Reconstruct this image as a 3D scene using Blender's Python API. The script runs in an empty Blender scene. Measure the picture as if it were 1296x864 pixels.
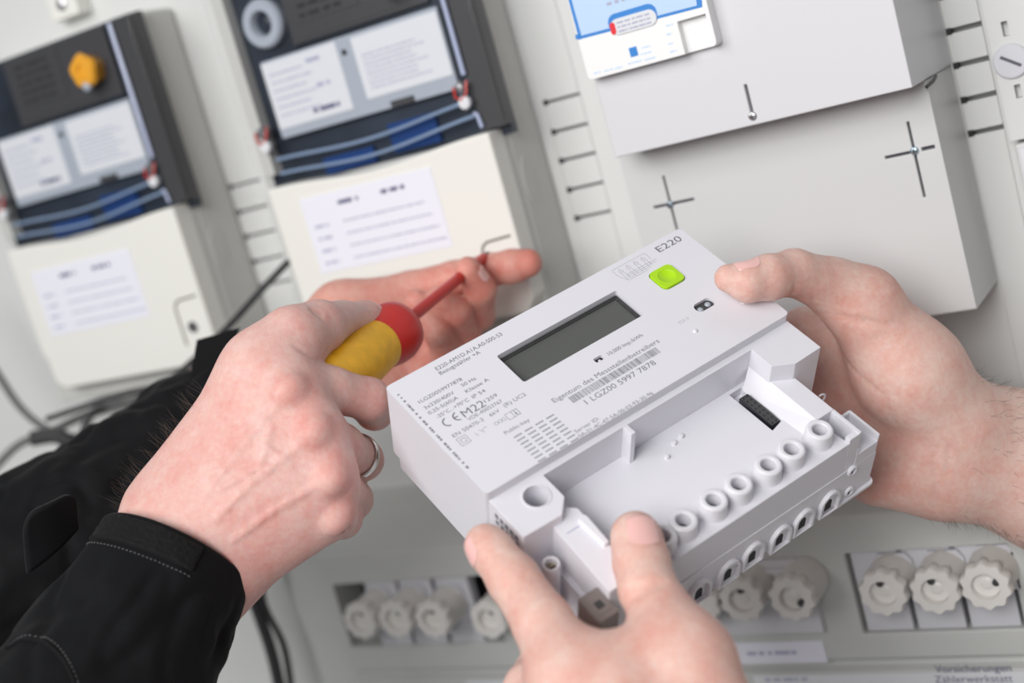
import bpy, bmesh, math, random
import numpy as np
from mathutils import Vector, Matrix, noise
random.seed(7)
SC = bpy.context.scene
COL = SC.collection
# ------------------------------------------------------------------ camera
F = 1800.0                                            # focal length in pixels of a 1296 px wide frame (50 mm lens)
RW = np.array([[0.8395, 0.2685, 0.4724], [-0.14, 0.9469, -0.2895], [-0.525, 0.1769, 0.8325]])   # meter board axes seen from the camera
CAM = np.array([0.40, -0.78, 1.50])
def cw(c):                                            # camera space (right, down, forward) -> board space (right, into the wall, up)
    a, d, y = RW.T @ np.asarray(c, float); return np.array([a, y, -d])
def c2w(c): return CAM + cw(c) / 1000.0               # millimetres in camera space -> metres in the world
def P(u, v, t): return np.array([(u - 648) / F * t, (v - 432) / F * t, t])
cd = bpy.data.cameras.new('camera'); cam = bpy.data.objects.new('camera', cd); COL.objects.link(cam); SC.camera = cam
r_, u_, b_ = cw([1, 0, 0]), cw([0, -1, 0]), cw([0, 0, -1])
M = Matrix(((r_[0], u_[0], b_[0], CAM[0]), (r_[1], u_[1], b_[1], CAM[1]), (r_[2], u_[2], b_[2], CAM[2]), (0, 0, 0, 1)))
cam.matrix_world = M
cd.lens = 50; cd.sensor_width = 36; cd.clip_start = 0.02; cd.clip_end = 50
cd.dof.use_dof = True; cd.dof.focus_distance = 0.655; cd.dof.aperture_fstop = 4.6; cd.dof.aperture_blades = 8
# ------------------------------------------------------------------ light
w = bpy.data.worlds.new('room_light'); SC.world = w; w.use_nodes = True
w.node_tree.nodes['Background'].inputs[0].default_value = (0.93, 0.95, 1.0, 1)
w.node_tree.nodes['Background'].inputs[1].default_value = 0.15
def area(name, loc, target, size, power, col=(1, 1, 1)):
    l = bpy.data.lights.new(name, 'AREA'); l.shape = 'RECTANGLE'; l.size = size[0]; l.size_y = size[1]; l.energy = power; l.color = col
    o = bpy.data.objects.new(name, l); COL.objects.link(o); o.location = loc
    o.rotation_euler = (Vector(target) - Vector(loc)).to_track_quat('-Z', 'Y').to_euler(); return o
area('softbox_lamp', (-0.30, -2.10, 2.40), (0.0, -0.1, 1.4), (1.6, 1.4), 38, (1, 0.992, 0.98))
area('camera_softbox_lamp', (0.42, -1.75, 1.95), (0.05, 0, 1.4), (0.7, 0.7), 17, (1, 0.992, 0.98))
SC.view_settings.view_transform = 'Standard'; SC.view_settings.look = 'None'; SC.view_settings.gamma = 1
SC.view_settings.exposure = -0.13
# ------------------------------------------------------------------ materials
def mat(name, col, rough=0.45, metal=0.0, bump=0.0, bscale=400.0, var=0.0, vscale=40.0, spec=0.5, sss=0.0, emit=None):
    m = bpy.data.materials.new(name); m.use_nodes = True; nt = m.node_tree; b = nt.nodes['Principled BSDF']
    b.inputs['Base Color'].default_value = (*col, 1); b.inputs['Roughness'].default_value = rough; b.inputs['Metallic'].default_value = metal
    b.inputs['Specular IOR Level'].default_value = spec
    if sss: b.inputs['Subsurface Weight'].default_value = sss; b.inputs['Subsurface Radius'].default_value = (1, .8, .7); b.inputs['Subsurface Scale'].default_value = .001
    tc = nt.nodes.new('ShaderNodeTexCoord')
    if bump:
        n = nt.nodes.new('ShaderNodeTexNoise'); n.inputs['Scale'].default_value = bscale; n.inputs['Detail'].default_value = 3
        nt.links.new(tc.outputs['Object'], n.inputs['Vector'])
        bp = nt.nodes.new('ShaderNodeBump'); bp.inputs['Strength'].default_value = bump; bp.inputs['Distance'].default_value = 0.0006
        nt.links.new(n.outputs['Fac'], bp.inputs['Height']); nt.links.new(bp.outputs['Normal'], b.inputs['Normal'])
    if var:
        n = nt.nodes.new('ShaderNodeTexNoise'); n.inputs['Scale'].default_value = vscale; n.inputs['Detail'].default_value = 4
        nt.links.new(tc.outputs['Object'], n.inputs['Vector'])
        r = nt.nodes.new('ShaderNodeValToRGB'); r.color_ramp.elements[0].position = .3; r.color_ramp.elements[1].position = .7
        r.color_ramp.elements[0].color = (*[c * (1 - var) for c in col], 1); r.color_ramp.elements[1].color = (*[min(1, c * (1 + var)) for c in col], 1)
        nt.links.new(n.outputs['Fac'], r.inputs['Fac']); nt.links.new(r.outputs['Color'], b.inputs['Base Color'])
    return m
M_ = {}
M_['e_white'] = mat('meter_white_plastic', (.735, .725, .775), .38, bump=.10, bscale=2200, sss=.0)
M_['e_white2'] = mat('meter_white_plastic_satin', (.755, .745, .79), .30, bump=.05, bscale=1500)
M_['print'] = mat('grey_print', (.13, .13, .15), .6)
M_['print_soft'] = mat('soft_grey_print', (.19, .19, .22), .6)
M_['green'] = mat('lime_rubber', (.42, .72, .004), .5, bump=.1, bscale=900)
M_['lcd'] = mat('display_glass', (.115, .12, .115), .30)
M_['lcd_frame'] = mat('display_frame', (.04, .04, .042), .35)
M_['black'] = mat('black_plastic', (.012, .013, .018), .4)
M_['darkgrey'] = mat('dark_grey_plastic', (.05, .05, .052), .45)
M_['hole'] = mat('hole_grey', (.10, .10, .13), .6)
M_['taupe'] = mat('taupe_plastic', (.20, .17, .16), .45)
M_['metal'] = mat('steel', (.62, .62, .64), .28, metal=1, bump=.1)
M_['silver'] = mat('ring_silver', (.80, .78, .76), .16, metal=1)
M_['brass'] = mat('dull_brass', (.45, .38, .27), .35, metal=1)
M_['zinc'] = mat('zinc_screw', (.42, .52, .60), .25, metal=.9)
M_['board'] = mat('board_grey_plastic', (.66, .665, .655), .5, bump=.06, bscale=300, var=.02, vscale=9)
M_['panel'] = mat('panel_grey_plastic', (.55, .56, .545), .5, bump=.05, bscale=300, var=.02)
M_['paint'] = mat('painted_sheet_steel', (.66, .655, .68), .42, bump=.07, bscale=1500)
M_['paint2'] = mat('painted_sheet_steel_warm', (.60, .60, .60), .42, bump=.07, bscale=1500)
M_['base'] = mat('meter_base_grey', (.54, .54, .515), .5, bump=.08)
M_['ivory'] = mat('ivory_cover_plastic', (.80, .79, .745), .45, bump=.05)
M_['paper'] = mat('white_label_paper', (.80, .80, .88), .6)
M_['paper2'] = mat('white_sticker', (.72, .73, .76), .5)
M_['ink'] = mat('blue_black_ink', (.12, .12, .22), .7)
M_['ink_soft'] = mat('faded_ink', (.42, .43, .56), .7)
M_['chassis'] = mat('dark_meter_chassis', (.022, .030, .045), .35, var=.5, vscale=14)
M_['register'] = mat('register_panel', (.055, .055, .06), .35)
M_['plate'] = mat('grey_nameplate', (.40, .44, .50), .35)
M_['yellowseal'] = mat('amber_seal', (.78, .36, .03), .3, bump=.4, bscale=200)
M_['redwire'] = mat('red_wire', (.50, .03, .02), .4)
M_['ridge'] = mat('cover_ridge_reflection', (.22, .30, .44), .12)  # opaque blue-grey paints the reflections in the clear wavy ridges
M_['ridge2'] = mat('cover_ridge_highlight', (.45, .50, .68), .12)  # pale tone paints the highlight streaks along the clear cover's right side
M_['blue'] = mat('cobalt_plastic', (.012, .05, .19), .3)
M_['devwhite'] = mat('device_white', (.86, .86, .86), .35)
M_['devblue'] = mat('device_blue_print', (.03, .22, .62), .4)
M_['devpale'] = mat('device_pale_blue_print', (.50, .66, .90), .4)
M_['red'] = mat('red_print', (.75, .02, .03), .4)
M_['cable'] = mat('grey_black_cable', (.035, .035, .037), .5)
M_['cable2'] = mat('mid_grey_cable', (.13, .13, .13), .5)
M_['ceramic'] = mat('fuse_ceramic', (.74, .72, .69), .38, bump=.1, bscale=300)
M_['fusewhite'] = mat('fuse_base_white', (.62, .62, .66), .4)
M_['gap'] = mat('dark_gap', (.018, .018, .02), .7)
M_['sd_red'] = mat('screwdriver_red', (.56, .012, .007), .34, bump=.05, bscale=500)
M_['sd_yellow'] = mat('screwdriver_yellow', (.84, .44, .003), .42, bump=.08, bscale=700, var=.10, vscale=160)
M_['sd_tip'] = mat('burnished_tip', (.03, .028, .03), .35, metal=.8)
M_['floor'] = mat('grey_floor', (.30, .30, .30), .7, bump=.3, bscale=60)
def glassy(name, tint, gl, rough=.03):
    m = bpy.data.materials.new(name); m.use_nodes = True; nt = m.node_tree; nt.nodes.clear()
    o = nt.nodes.new('ShaderNodeOutputMaterial'); mx = nt.nodes.new('ShaderNodeMixShader'); t = nt.nodes.new('ShaderNodeBsdfTransparent'); g = nt.nodes.new('ShaderNodeBsdfGlossy')
    fr = nt.nodes.new('ShaderNodeFresnel'); fr.inputs['IOR'].default_value = gl
    t.inputs[0].default_value = (*tint, 1); g.inputs['Roughness'].default_value = rough
    ge = nt.nodes.new('ShaderNodeNewGeometry'); ml = nt.nodes.new('ShaderNodeMath'); ml.operation = 'SUBTRACT'; ml.use_clamp = True; nt.links.new(fr.outputs[0], ml.inputs[0]); nt.links.new(ge.outputs['Backfacing'], ml.inputs[1]); nt.links.new(ml.outputs[0], mx.inputs[0]); nt.links.new(t.outputs[0], mx.inputs[1]); nt.links.new(g.outputs[0], mx.inputs[2]); nt.links.new(mx.outputs[0], o.inputs[0]); return m
M_['clear'] = glassy('clear_smoky_plastic', (.97, .975, .985), 1.22)
M_['pane'] = glassy('display_pane', (.93, .93, .93), 1.35, .05)
def fabric(name, col, ws=1800, fold=0.0):
    m = mat(name, col, .75, spec=.14); nt = m.node_tree; b = nt.nodes['Principled BSDF']
    b.inputs['Sheen Weight'].default_value = .03; b.inputs['Sheen Roughness'].default_value = .5
    tc = nt.nodes.new('ShaderNodeTexCoord'); n = nt.nodes.new('ShaderNodeTexNoise'); n.inputs['Scale'].default_value = ws; n.inputs['Detail'].default_value = 2
    bp = nt.nodes.new('ShaderNodeBump'); bp.inputs['Strength'].default_value = .35; bp.inputs['Distance'].default_value = .0005
    nt.links.new(tc.outputs['Object'], n.inputs['Vector']); nt.links.new(n.outputs['Fac'], bp.inputs['Height']); nt.links.new(bp.outputs['Normal'], b.inputs['Normal']); return m
M_['softshell'] = fabric('black_softshell', (.0050, .0052, .0062))
M_['velcro'] = fabric('loop_tape', (.009, .009, .0100), 2600)
M_['stitch'] = fabric('grey_stitching', (.10, .10, .105))
def skin(name, base, pink, sat=1.0):
    m = bpy.data.materials.new(name); m.use_nodes = True; nt = m.node_tree; b = nt.nodes['Principled BSDF']; L = nt.links.new
    tc = nt.nodes.new('ShaderNodeTexCoord'); at = nt.nodes.new('ShaderNodeAttribute'); at.attribute_name = 'flush'
    n1 = nt.nodes.new('ShaderNodeTexNoise'); n1.inputs['Scale'].default_value = 75; n1.inputs['Detail'].default_value = 5; n1.inputs['Roughness'].default_value = .65
    n2 = nt.nodes.new('ShaderNodeTexNoise'); n2.inputs['Scale'].default_value = 420; n2.inputs['Detail'].default_value = 3
    for n in (n1, n2): L(tc.outputs['Object'], n.inputs['Vector'])
    ad = nt.nodes.new('ShaderNodeMath'); ad.operation = 'MULTIPLY_ADD'; ad.inputs[1].default_value = 2.2; ad.inputs[2].default_value = -.86; L(n1.outputs['Fac'], ad.inputs[0])
    a2 = nt.nodes.new('ShaderNodeMath'); a2.operation = 'ADD'; L(ad.outputs[0], a2.inputs[0]); L(at.outputs['Fac'], a2.inputs[1])
    a3 = nt.nodes.new('ShaderNodeMath'); a3.operation = 'MULTIPLY_ADD'; a3.inputs[1].default_value = .9; a3.inputs[2].default_value = -.45; L(n2.outputs['Fac'], a3.inputs[0])
    a4 = nt.nodes.new('ShaderNodeMath'); a4.operation = 'ADD'; a4.use_clamp = True; L(a2.outputs[0], a4.inputs[0]); L(a3.outputs[0], a4.inputs[1])
    mx = nt.nodes.new('ShaderNodeMix'); mx.data_type = 'RGBA'; mx.inputs[6].default_value = (*base, 1); mx.inputs[7].default_value = (*pink, 1)
    L(a4.outputs[0], mx.inputs[0]); L(mx.outputs[2], b.inputs['Base Color'])
    b.inputs['Roughness'].default_value = .48; b.inputs['Specular IOR Level'].default_value = .38
    b.inputs['Subsurface Weight'].default_value = .35; b.inputs['Subsurface Radius'].default_value = (1, .34, .17); b.inputs['Subsurface Scale'].default_value = .0035
    v = nt.nodes.new('ShaderNodeTexVoronoi'); v.inputs['Scale'].default_value = 900; v.feature = 'DISTANCE_TO_EDGE'
    ds = nt.nodes.new('ShaderNodeMixRGB'); ds.inputs[0].default_value = .0025
    n3 = nt.nodes.new('ShaderNodeTexNoise'); n3.inputs['Scale'].default_value = 260; L(tc.outputs['Object'], n3.inputs['Vector'])
    L(tc.outputs['Object'], ds.inputs[1]); L(n3.outputs['Color'], ds.inputs[2]); L(ds.outputs[0], v.inputs['Vector'])
    cl = nt.nodes.new('ShaderNodeMath'); cl.operation = 'MINIMUM'; cl.inputs[1].default_value = .10; L(v.outputs['Distance'], cl.inputs[0])
    ml = nt.nodes.new('ShaderNodeMath'); ml.operation = 'MULTIPLY_ADD'; ml.inputs[1].default_value = 2.2; L(cl.outputs[0], ml.inputs[0]); L(n2.outputs['Fac'], ml.inputs[2])
    bp = nt.nodes.new('ShaderNodeBump'); bp.inputs['Strength'].default_value = .42; bp.inputs['Distance'].default_value = .00045
    L(ml.outputs[0], bp.inputs['Height']); L(bp.outputs['Normal'], b.inputs['Normal']); return m
M_['skinA'] = skin('ruddy_skin', (.75, .50, .45), (.70, .33, .29))
M_['skinR'] = skin('flushed_skin', (.72, .42, .35), (.66, .24, .19))
M_['skinB'] = skin('fair_skin', (.76, .545, .475), (.69, .36, .30))
M_['nail'] = mat('fingernail', (.84, .50, .47), .2, sss=.2)
M_['nailtip'] = mat('fingernail_pale', (.74, .58, .46), .3)
M_['hair'] = mat('dark_arm_hair', (.07, .045, .03), .5)
# ------------------------------------------------------------------ object helpers
def link(name, me, m=None, parent=None, smooth=False):
    o = bpy.data.objects.new(name, me); COL.objects.link(o)
    if m is not None and not me.materials: me.materials.append(M_[m] if isinstance(m, str) else m)
    if parent is not None: o.parent = parent
    if smooth: me.shade_smooth()
    return o
def empty(name, label, cat, group=None, mw=None):
    o = bpy.data.objects.new(name, None); COL.objects.link(o); o.empty_display_size = .01
    if mw is not None: o.matrix_world = mw
    o['label'] = label; o['category'] = cat
    if group: o['group'] = group
    return o
def frm(bm, name):
    me = bpy.data.meshes.new(name); bmesh.ops.recalc_face_normals(bm, faces=bm.faces); bm.to_mesh(me); bm.free(); return me
def auto(me, ang=35):
    me.shade_smooth(); bm = bmesh.new(); bm.from_mesh(me); a = math.radians(ang)
    for e in bm.edges: e.smooth = len(e.link_faces) == 2 and e.calc_face_angle(0) < a
    bm.to_mesh(me); bm.free(); return me
class B:
    """collects shapes given in millimetres in a local frame; fn maps (x, y, z) mm to metres"""
    def __init__(s, fn=None): s.bm = bmesh.new(); s.fn = fn or (lambda p: (p[0] / 1000, p[1] / 1000, p[2] / 1000))
    def v(s, p): return s.bm.verts.new(s.fn(p))
    def box(s, x0, x1, y0, y1, z0, z1):
        c = [s.v((x, y, z)) for x in (x0, x1) for y in (y0, y1) for z in (z0, z1)]
        for f in ((0, 1, 3, 2), (4, 6, 7, 5), (0, 4, 5, 1), (2, 3, 7, 6), (0, 2, 6, 4), (1, 5, 7, 3)): s.bm.faces.new([c[i] for i in f])
        return s
    def prism(s, pts, a0, a1, axis=2, a0f=None, a1f=None):
        def mk(p, a):
            q = [0, 0, 0]; q[axis] = a; o = [i for i in range(3) if i != axis]; q[o[0]], q[o[1]] = p; return q
        lo = [s.v(mk(p, a0f(p) if a0f else a0)) for p in pts]; hi = [s.v(mk(p, a1f(p) if a1f else a1)) for p in pts]; n = len(pts)
        s.bm.faces.new(lo); s.bm.faces.new(hi[::-1])
        for i in range(n): s.bm.faces.new([lo[i], lo[(i + 1) % n], hi[(i + 1) % n], hi[i]])
        return s
    def lathe(s, c, axis, prof, n=28, mod=None, cap=True):
        """prof: list of (radius, offset along axis)"""
        ax = Vector(axis).normalized(); t = Vector((1, 0, 0)) if abs(ax.x) < .8 else Vector((0, 1, 0)); e1 = ax.cross(t).normalized(); e2 = ax.cross(e1)
        rings = []
        for j, (r, h) in enumerate(prof):
            ring = []
            for i in range(n):
                a = 2 * math.pi * i / n; rr = r * (mod(a, j) if mod else 1)
                ring.append(s.v(Vector(c) + ax * h + e1 * rr * math.cos(a) + e2 * rr * math.sin(a)))
            rings.append(ring)
        for k in range(len(rings) - 1):
            for i in range(n): s.bm.faces.new([rings[k][i], rings[k][(i + 1) % n], rings[k + 1][(i + 1) % n], rings[k + 1][i]])
        if cap: s.bm.faces.new(rings[0][::-1]); s.bm.faces.new(rings[-1])
        return s
    def tube(s, pts, r, n=8, closed=False):
        pts = [Vector(p) for p in pts]; N = len(pts); rings = []; up = None
        for i, p in enumerate(pts):
            a = pts[(i - 1) % N] if (closed or i) else p; b = pts[(i + 1) % N] if (closed or i < N - 1) else p
            d = (b - a).normalized()
            if up is None: up = d.cross(Vector((0.3, .5, .8))).normalized()
            up = (up - d * up.dot(d)).normalized(); e2 = d.cross(up); rr = r[i] if isinstance(r, (list, tuple)) else r
            rings.append([s.v(p + up * rr * math.cos(2 * math.pi * k / n) + e2 * rr * math.sin(2 * math.pi * k / n)) for k in range(n)])
        for i in range(N if closed else N - 1):
            a, b = rings[i], rings[(i + 1) % N]
            for k in range(n): s.bm.faces.new([a[k], a[(k + 1) % n], b[(k + 1) % n], b[k]])
        if not closed: s.bm.faces.new(rings[0][::-1]); s.bm.faces.new(rings[-1])
        return s
    def quad(s, pts): s.bm.faces.new([s.v(p) for p in pts]); return s
    def done(s, name, m, parent=None, bevel=0, seg=2, smooth=True, cut=None, ang=35):
        me = frm(s.bm, name); o = link(name, me, m, parent)
        if cut:
            for k, c in enumerate(cut):
                cm = frm(c.bm, 'c'); co = bpy.data.objects.new('c', cm); COL.objects.link(co)
                if parent is not None: co.parent = parent
                md = o.modifiers.new('b', 'BOOLEAN'); md.object = co; md.operation = 'DIFFERENCE'; md.solver = 'EXACT'
                bake(o); bpy.data.objects.remove(co)
        if bevel:
            md = o.modifiers.new('v', 'BEVEL'); md.width = bevel / 1000; md.segments = seg; md.limit_method = 'ANGLE'; md.angle_limit = math.radians(30); md.harden_normals = False
            bake(o)
        if name.endswith('lettering') or name.endswith('_text') or name.endswith('_print'): o['kind'] = 'stuff'
        if smooth:
            auto(o.data, ang)
            if bevel: o.modifiers.new('w', 'WEIGHTED_NORMAL').keep_sharp = True; bake(o)
        return o
def bake(o):
    bpy.context.view_layer.update()
    dg = bpy.context.evaluated_depsgraph_get(); me = bpy.data.meshes.new_from_object(o.evaluated_get(dg)); old = o.data; o.modifiers.clear(); o.data = me
def rrect(x0, x1, y0, y1, r, n=5):
    out = []
    for cx, cy, a0 in ((x1 - r, y1 - r, 0), (x0 + r, y1 - r, 90), (x0 + r, y0 + r, 180), (x1 - r, y0 + r, 270)):
        for k in range(n + 1): a = math.radians(a0 + 90 * k / n); out.append((cx + r * math.cos(a), cy + r * math.sin(a)))
    return out
_tc = {}
def text_mesh(s):
    if s in _tc: return _tc[s]
    c = bpy.data.curves.new('t', 'FONT'); c.body = s; c.size = 1; c.resolution_u = 3; o = bpy.data.objects.new('t', c); COL.objects.link(o)
    bpy.context.view_layer.update(); me = bpy.data.meshes.new_from_object(o.evaluated_get(bpy.context.evaluated_depsgraph_get()))
    vs = [tuple(v.co) for v in me.vertices]; fs = [tuple(p.vertices) for p in me.polygons]; bpy.data.objects.remove(o)
    x0 = min(v[0] for v in vs); x1 = max(v[0] for v in vs)
    _tc[s] = ([((v[0] - x0) / (x1 - x0), v[1] / .73) for v in vs], fs); return _tc[s]
def put_text(b, s, fn2, width, cap):
    """fn2 maps (along, up) in mm to a local point"""
    vs, fs = text_mesh(s); vv = [b.v(fn2(x * width, y * cap)) for x, y in vs]
    for f in fs:
        try: b.bm.faces.new([vv[i] for i in f])
        except ValueError: pass
# ------------------------------------------------------------------ the board on the wall (frame: x right, y into the wall, z up, millimetres from the camera)
WL = lambda p: tuple(CAM + np.array(p) / 1000.0)
def wpx(u, v, Y):                                     # point of the plane y = Y that the photograph shows at pixel (u, v)
    d = cw([(u - 648) / F, (v - 432) / F, 1]); q = d * Y / d[1]; return q[0], q[2]
def WB(): return B(WL)
def struct(o): o['kind'] = 'structure'; return o
struct(WB().box(-1500, 900, 790, 850, -1500, 1100).done('wall_back', 'board'))
struct(WB().box(-3500, 3500, -3500, 850, -1560, -1500).done('floor', 'floor'))
wall = bpy.data.objects['wall_back']
YB = 778
gaps = [(-683.5, -655), (-421.5, -396), (-178.5, -160)]
xs = [-1200, -683.5, -655, -421.5, -396, -178.5, -160, 300]
for i in (0, 2, 4, 6): WB().box(xs[i], xs[i + 1], YB, 790, -276, 420).done('panel', 'board', wall, bevel=.8)
zt = [-21.2, -39.8, -58, -76.6, -94.8]
for a, b in gaps:
    g = 2.6 if a > -200 else 1.6
    WB().box(a, b, YB, 790, zt[0] + g / 2, 420).done('panel', 'board', wall)
    WB().box(a, b, YB, 790, -276, zt[-1] - g / 2).done('panel', 'board', wall)
    for k in range(4): WB().box(a, b, YB, 790, zt[k + 1] + g / 2, zt[k] - g / 2).done('slat', 'board', wall, bevel=.5)
    for z in zt: WB().box(a, a + 3, YB - .3, YB + 3, z - 1.8, z + 1.8).done('slot_hole', 'gap', wall)
# lower distribution cover
LOW = struct(WB().prism([(790, -256), (764, -256), (716, -281), (716, -368), (722, -370), (722, -374), (716, -376), (716, -520), (790, -520)], -655, 120, axis=0).done('trim_1', 'panel', None, bevel=1.2,
   cut=[WB().box(*a) for a in ((-278.6, -189.5, 700, 745, -352.6, -303.6), (-656.5 + 8, -520, 700, 745, -350, -302.5))]))
struct(WB().box(-278.6, -189.5, 744, 752, -352.6, -303.6).done('trim_2', 'gap')); struct(WB().box(-650, -519, 744, 752, -352, -301).done('trim_3', 'gap'))
LF = struct(WB().box(-700, -655.5, 724, 790, -520, -268).done('trim_4', 'panel', None, bevel=3, seg=3))
struct(WB().box(-760, -701, 745, 790, -520, -262).done('trim_5', 'panel', None, bevel=3, seg=3))
def wtext(b, s, u0, v0, u1, v1, Y, cap):
    x0, z0 = wpx(u0, v0, Y); x1, z1 = wpx(u1, v1, Y); z = (z0 + z1) / 2
    put_text(b, s, lambda a, c: (x0 + a, Y, z - cap / 2 + c), x1 - x0, cap)
def wbars(b, x0, x1, z, h, Y, seed, gap=.35):
    rr = random.Random(seed); x = x0
    while x < x1:
        wd = rr.uniform(1.0, 4.5) * h; b.box(x, min(x + wd, x1), Y - .08, Y, z - h / 2, z + h / 2); x += wd + h * gap + rr.random() * h * .8
def tagp(o, label, cat, group=None):
    o['label'] = label; o['category'] = cat
    if group: o['group'] = group
    return o
# paper strips along the bottom
b = WB().box(-352, -150, 715.2, 716, -520, -377); o = b.done('paper_strip', 'paper2'); tagp(o, 'long white paper marking strip along the very bottom right of the board', 'label')
b = WB(); wtext(b, 'Vorsicherungen', 1183, 847, 1279, 843.5, 715.0, 4.6); wtext(b, 'Zählerwerkstatt', 1183, 860, 1281, 857, 715.0, 4.6); b.done('lettering', 'ink', o)
b = WB(); wbars(b, -345, -318, -379.5, 2.0, 715.1, 3); wbars(b, -343, -325, -385, 2.0, 715.1, 4); b.done('faded_lettering', 'ink_soft', o)
b = WB().box(-560, -470, 715.2, 716, -520, -377); o = b.done('paper_strip', 'paper2'); tagp(o, 'blurred white paper strip below the left row of fuses', 'label')
b = WB().box(-376, -303.6, 715.2, 716, -369, -355.5); o = b.done('paper_label', 'paper'); tagp(o, 'small white paper label directly under the white fuse plate', 'label')
b = WB(); wbars(b, -352, -321, -362.2, 2.3, 715.1, 9); b.done('faded_lettering', 'ink_soft', o)
# ------------------------------------------------------------------ fuses
def scallop(a, j): return 1 + .065 * math.cos(10 * a)
def fuse(x, z, Y0, lab, group, plate=True, hexa=False, rot=0.0, dx=0, dz=0):
    """Y0 = plane the cap is screwed on"""
    t = empty('screw_fuse', lab, 'fuse', group, Matrix.Translation(Vector(WL((x, Y0, z)))))
    L = lambda: B()
    if plate:
        q = L().prism([(-13.2 + dx, -24.1 + dz), (13.2 + dx, -24.1 + dz), (13.2 + dx, 24.1 + dz), (-13.2 + dx, 24.1 + dz)], 0, 8, axis=1); q.done('fuse_base', 'fusewhite', t, bevel=.6)
        q = L().prism([(-12, 4), (-7, 13), (9, 13), (12, 8), (12, -13), (-12, -13)], -3, 1, axis=1); q.done('base_collar', 'fusewhite', t, bevel=.5)
    md = (lambda a, j: 1 + .05 * math.cos(6 * a)) if hexa else scallop
    L().lathe((0, 0, 0), (0, -1, 0), [(13.2, -1), (13.0, 6), (12.4, 14), (12.0, 22)], 40).done('cap_sleeve', 'ceramic', t)
    L().lathe((0, 0, 0), (0, -1, 0), [(11.8, 17), (12.8, 18.5), (12.9, 25), (12.1, 26.5), (7.4, 26.5), (7.0, 25), (6.8, 17.5)], 80, mod=lambda a, j: (md(a, j) if j < 4 else 1), cap=True).done('screw_cap', 'ceramic', t)
    L().lathe((0, 0, 0), (0, -1, 0), [(6.7, 17.6), (6.6, 18.4), (4.4, 18.6), (4.2, 21.5), (3.0, 22.5), (1.2, 22.7)], 24).done('indicator_window', 'ceramic', t)
    a = rot; q = L(); c = (5.2 * math.cos(a), 0, 5.2 * math.sin(a)); q.lathe((c[0], 0, c[2]), (0, -1, 0), [(1.9, 17.8), (1.9, 24.2), (1.2, 24.4)], 14).done('fuse_indicator', 'darkgrey', t)
    return t
G = 'fuses in the right hand opening'
for (u, v), lb, r in (((1117, 752), 'leftmost of three ribbed fuse caps in the black framed opening at right', 1.8), ((1183, 749), 'middle one of three ribbed fuse caps in the black framed opening at right', 1.9), ((1247, 743), 'rightmost ribbed fuse cap, at the right edge in the black framed opening', .2)):
    x, z = wpx(u, v, 692.5); k = int((u - 1085) / 65); fuse(x, z, 719, lb, G, rot=r, dx=-278.6 + 15.3 + 28.2 * k + k * .9 - x, dz=-328.1 - z)
for (u, v), lb, r in (((1002, 758), 'right fuse cap on the white plate, left of the black framed opening', -.8), ((938, 760), 'middle fuse cap on the white plate, below the held meter', 1.6), ((884, 766), 'left fuse cap on the white plate, mostly behind the held meter', 1.2)):
    x, z = wpx(u, v, 688); fuse(x, z, 714, lb, 'fuses on the white plate', plate=False, rot=r)
for (u, v), lb, r in (((455, 787), 'leftmost blurred fuse cap in the long opening under the ringed hand', 1.3), ((499, 785), 'second blurred fuse cap from the left in the long opening', .9), ((546, 785), 'third blurred fuse cap from the left, beside the black gap', 1.5), ((617, 785), 'blurred six sided fuse cap right of the black gap, next to the fingertip', 1.0)):
    x, z = wpx(u, v, 692.5); fuse(x, z, 719, lb, 'fuses in the left hand opening', hexa=(u > 600), rot=r, dx=4.0 if u < 600 else 6, dz=-326.4 - z)
x0, z0 = wpx(1020, 706, 712); o = WB().prism([(-380, z0 - 46), (x0, z0 - 46), (x0, z0 - 6), (x0 - 6, z0), (-380, z0)], 711, 717, axis=1).done('fuse_cover_plate', 'paint', None, bevel=1); tagp(o, 'white moulded plate carrying three fuse caps beside the opening', 'cover')
WB().box(-380, x0 - 3, 708, 712, z0 - 7, z0 - 4).done('plate_lip', 'paint', o, bevel=.6); 
# ------------------------------------------------------------------ sheet steel boxes at the right
def slots(b, lst):
    for (u0, v0, u1, v1, wd, Y) in lst:
        x0, z0 = wpx(u0, v0, Y); x1, z1 = wpx(u1, v1, Y)
        if abs(x1 - x0) > abs(z1 - z0): b.box(x0, x1, Y - 3, Y + 6, (z0 + z1) / 2 - wd / 2, (z0 + z1) / 2 + wd / 2)
        else: b.box((x0 + x1) / 2 - wd / 2, (x0 + x1) / 2 + wd / 2, Y - 3, Y + 6, min(z0, z1), max(z0, z1))
def screw(t, u, v, Y, r=2.2, m='zinc'):
    x, z = wpx(u, v, Y)
    o = WB().lathe((x, Y + 1, z), (0, -1, 0), [(r, 0), (r, 1.4), (r * .8, 2.0), (r * .3, 2.2)], 20).done('screw', m, t)
    WB().box(x - r * .7, x + r * .7, Y - 1.4, Y - 1, z - .25, z + .25).box(x - .25, x + .25, Y - 1.4, Y - 1, z - r * .7, z + r * .7).done('screw_slot', 'darkgrey', o)
low = empty('cover_box', 'lower large white sheet steel box with two cross slots at right', 'box', None, Matrix.Identity(4))
cb = WB(); slots(cb, [(1149, 154, 1170, 250, 1.3, 720)]); cb2 = WB(); slots(cb2, [(1120, 200, 1152, 193, 1.5, 720)]); cb4 = WB(); slots(cb4, [(1166, 189, 1183, 186, 1.8, 720)])
cb3 = WB(); slots(cb3, [(838, 223, 858, 291, 1.3, 720)]); cb5 = WB(); slots(cb5, [(827, 263, 878, 252, 1.5, 720)])
WB().box(-353, -179.3, 720, 778, -176.4, -57.2).done('box_shell', 'paint2', low, bevel=1.3, seg=3, cut=[cb, cb2, cb3, cb4, cb5])
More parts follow.
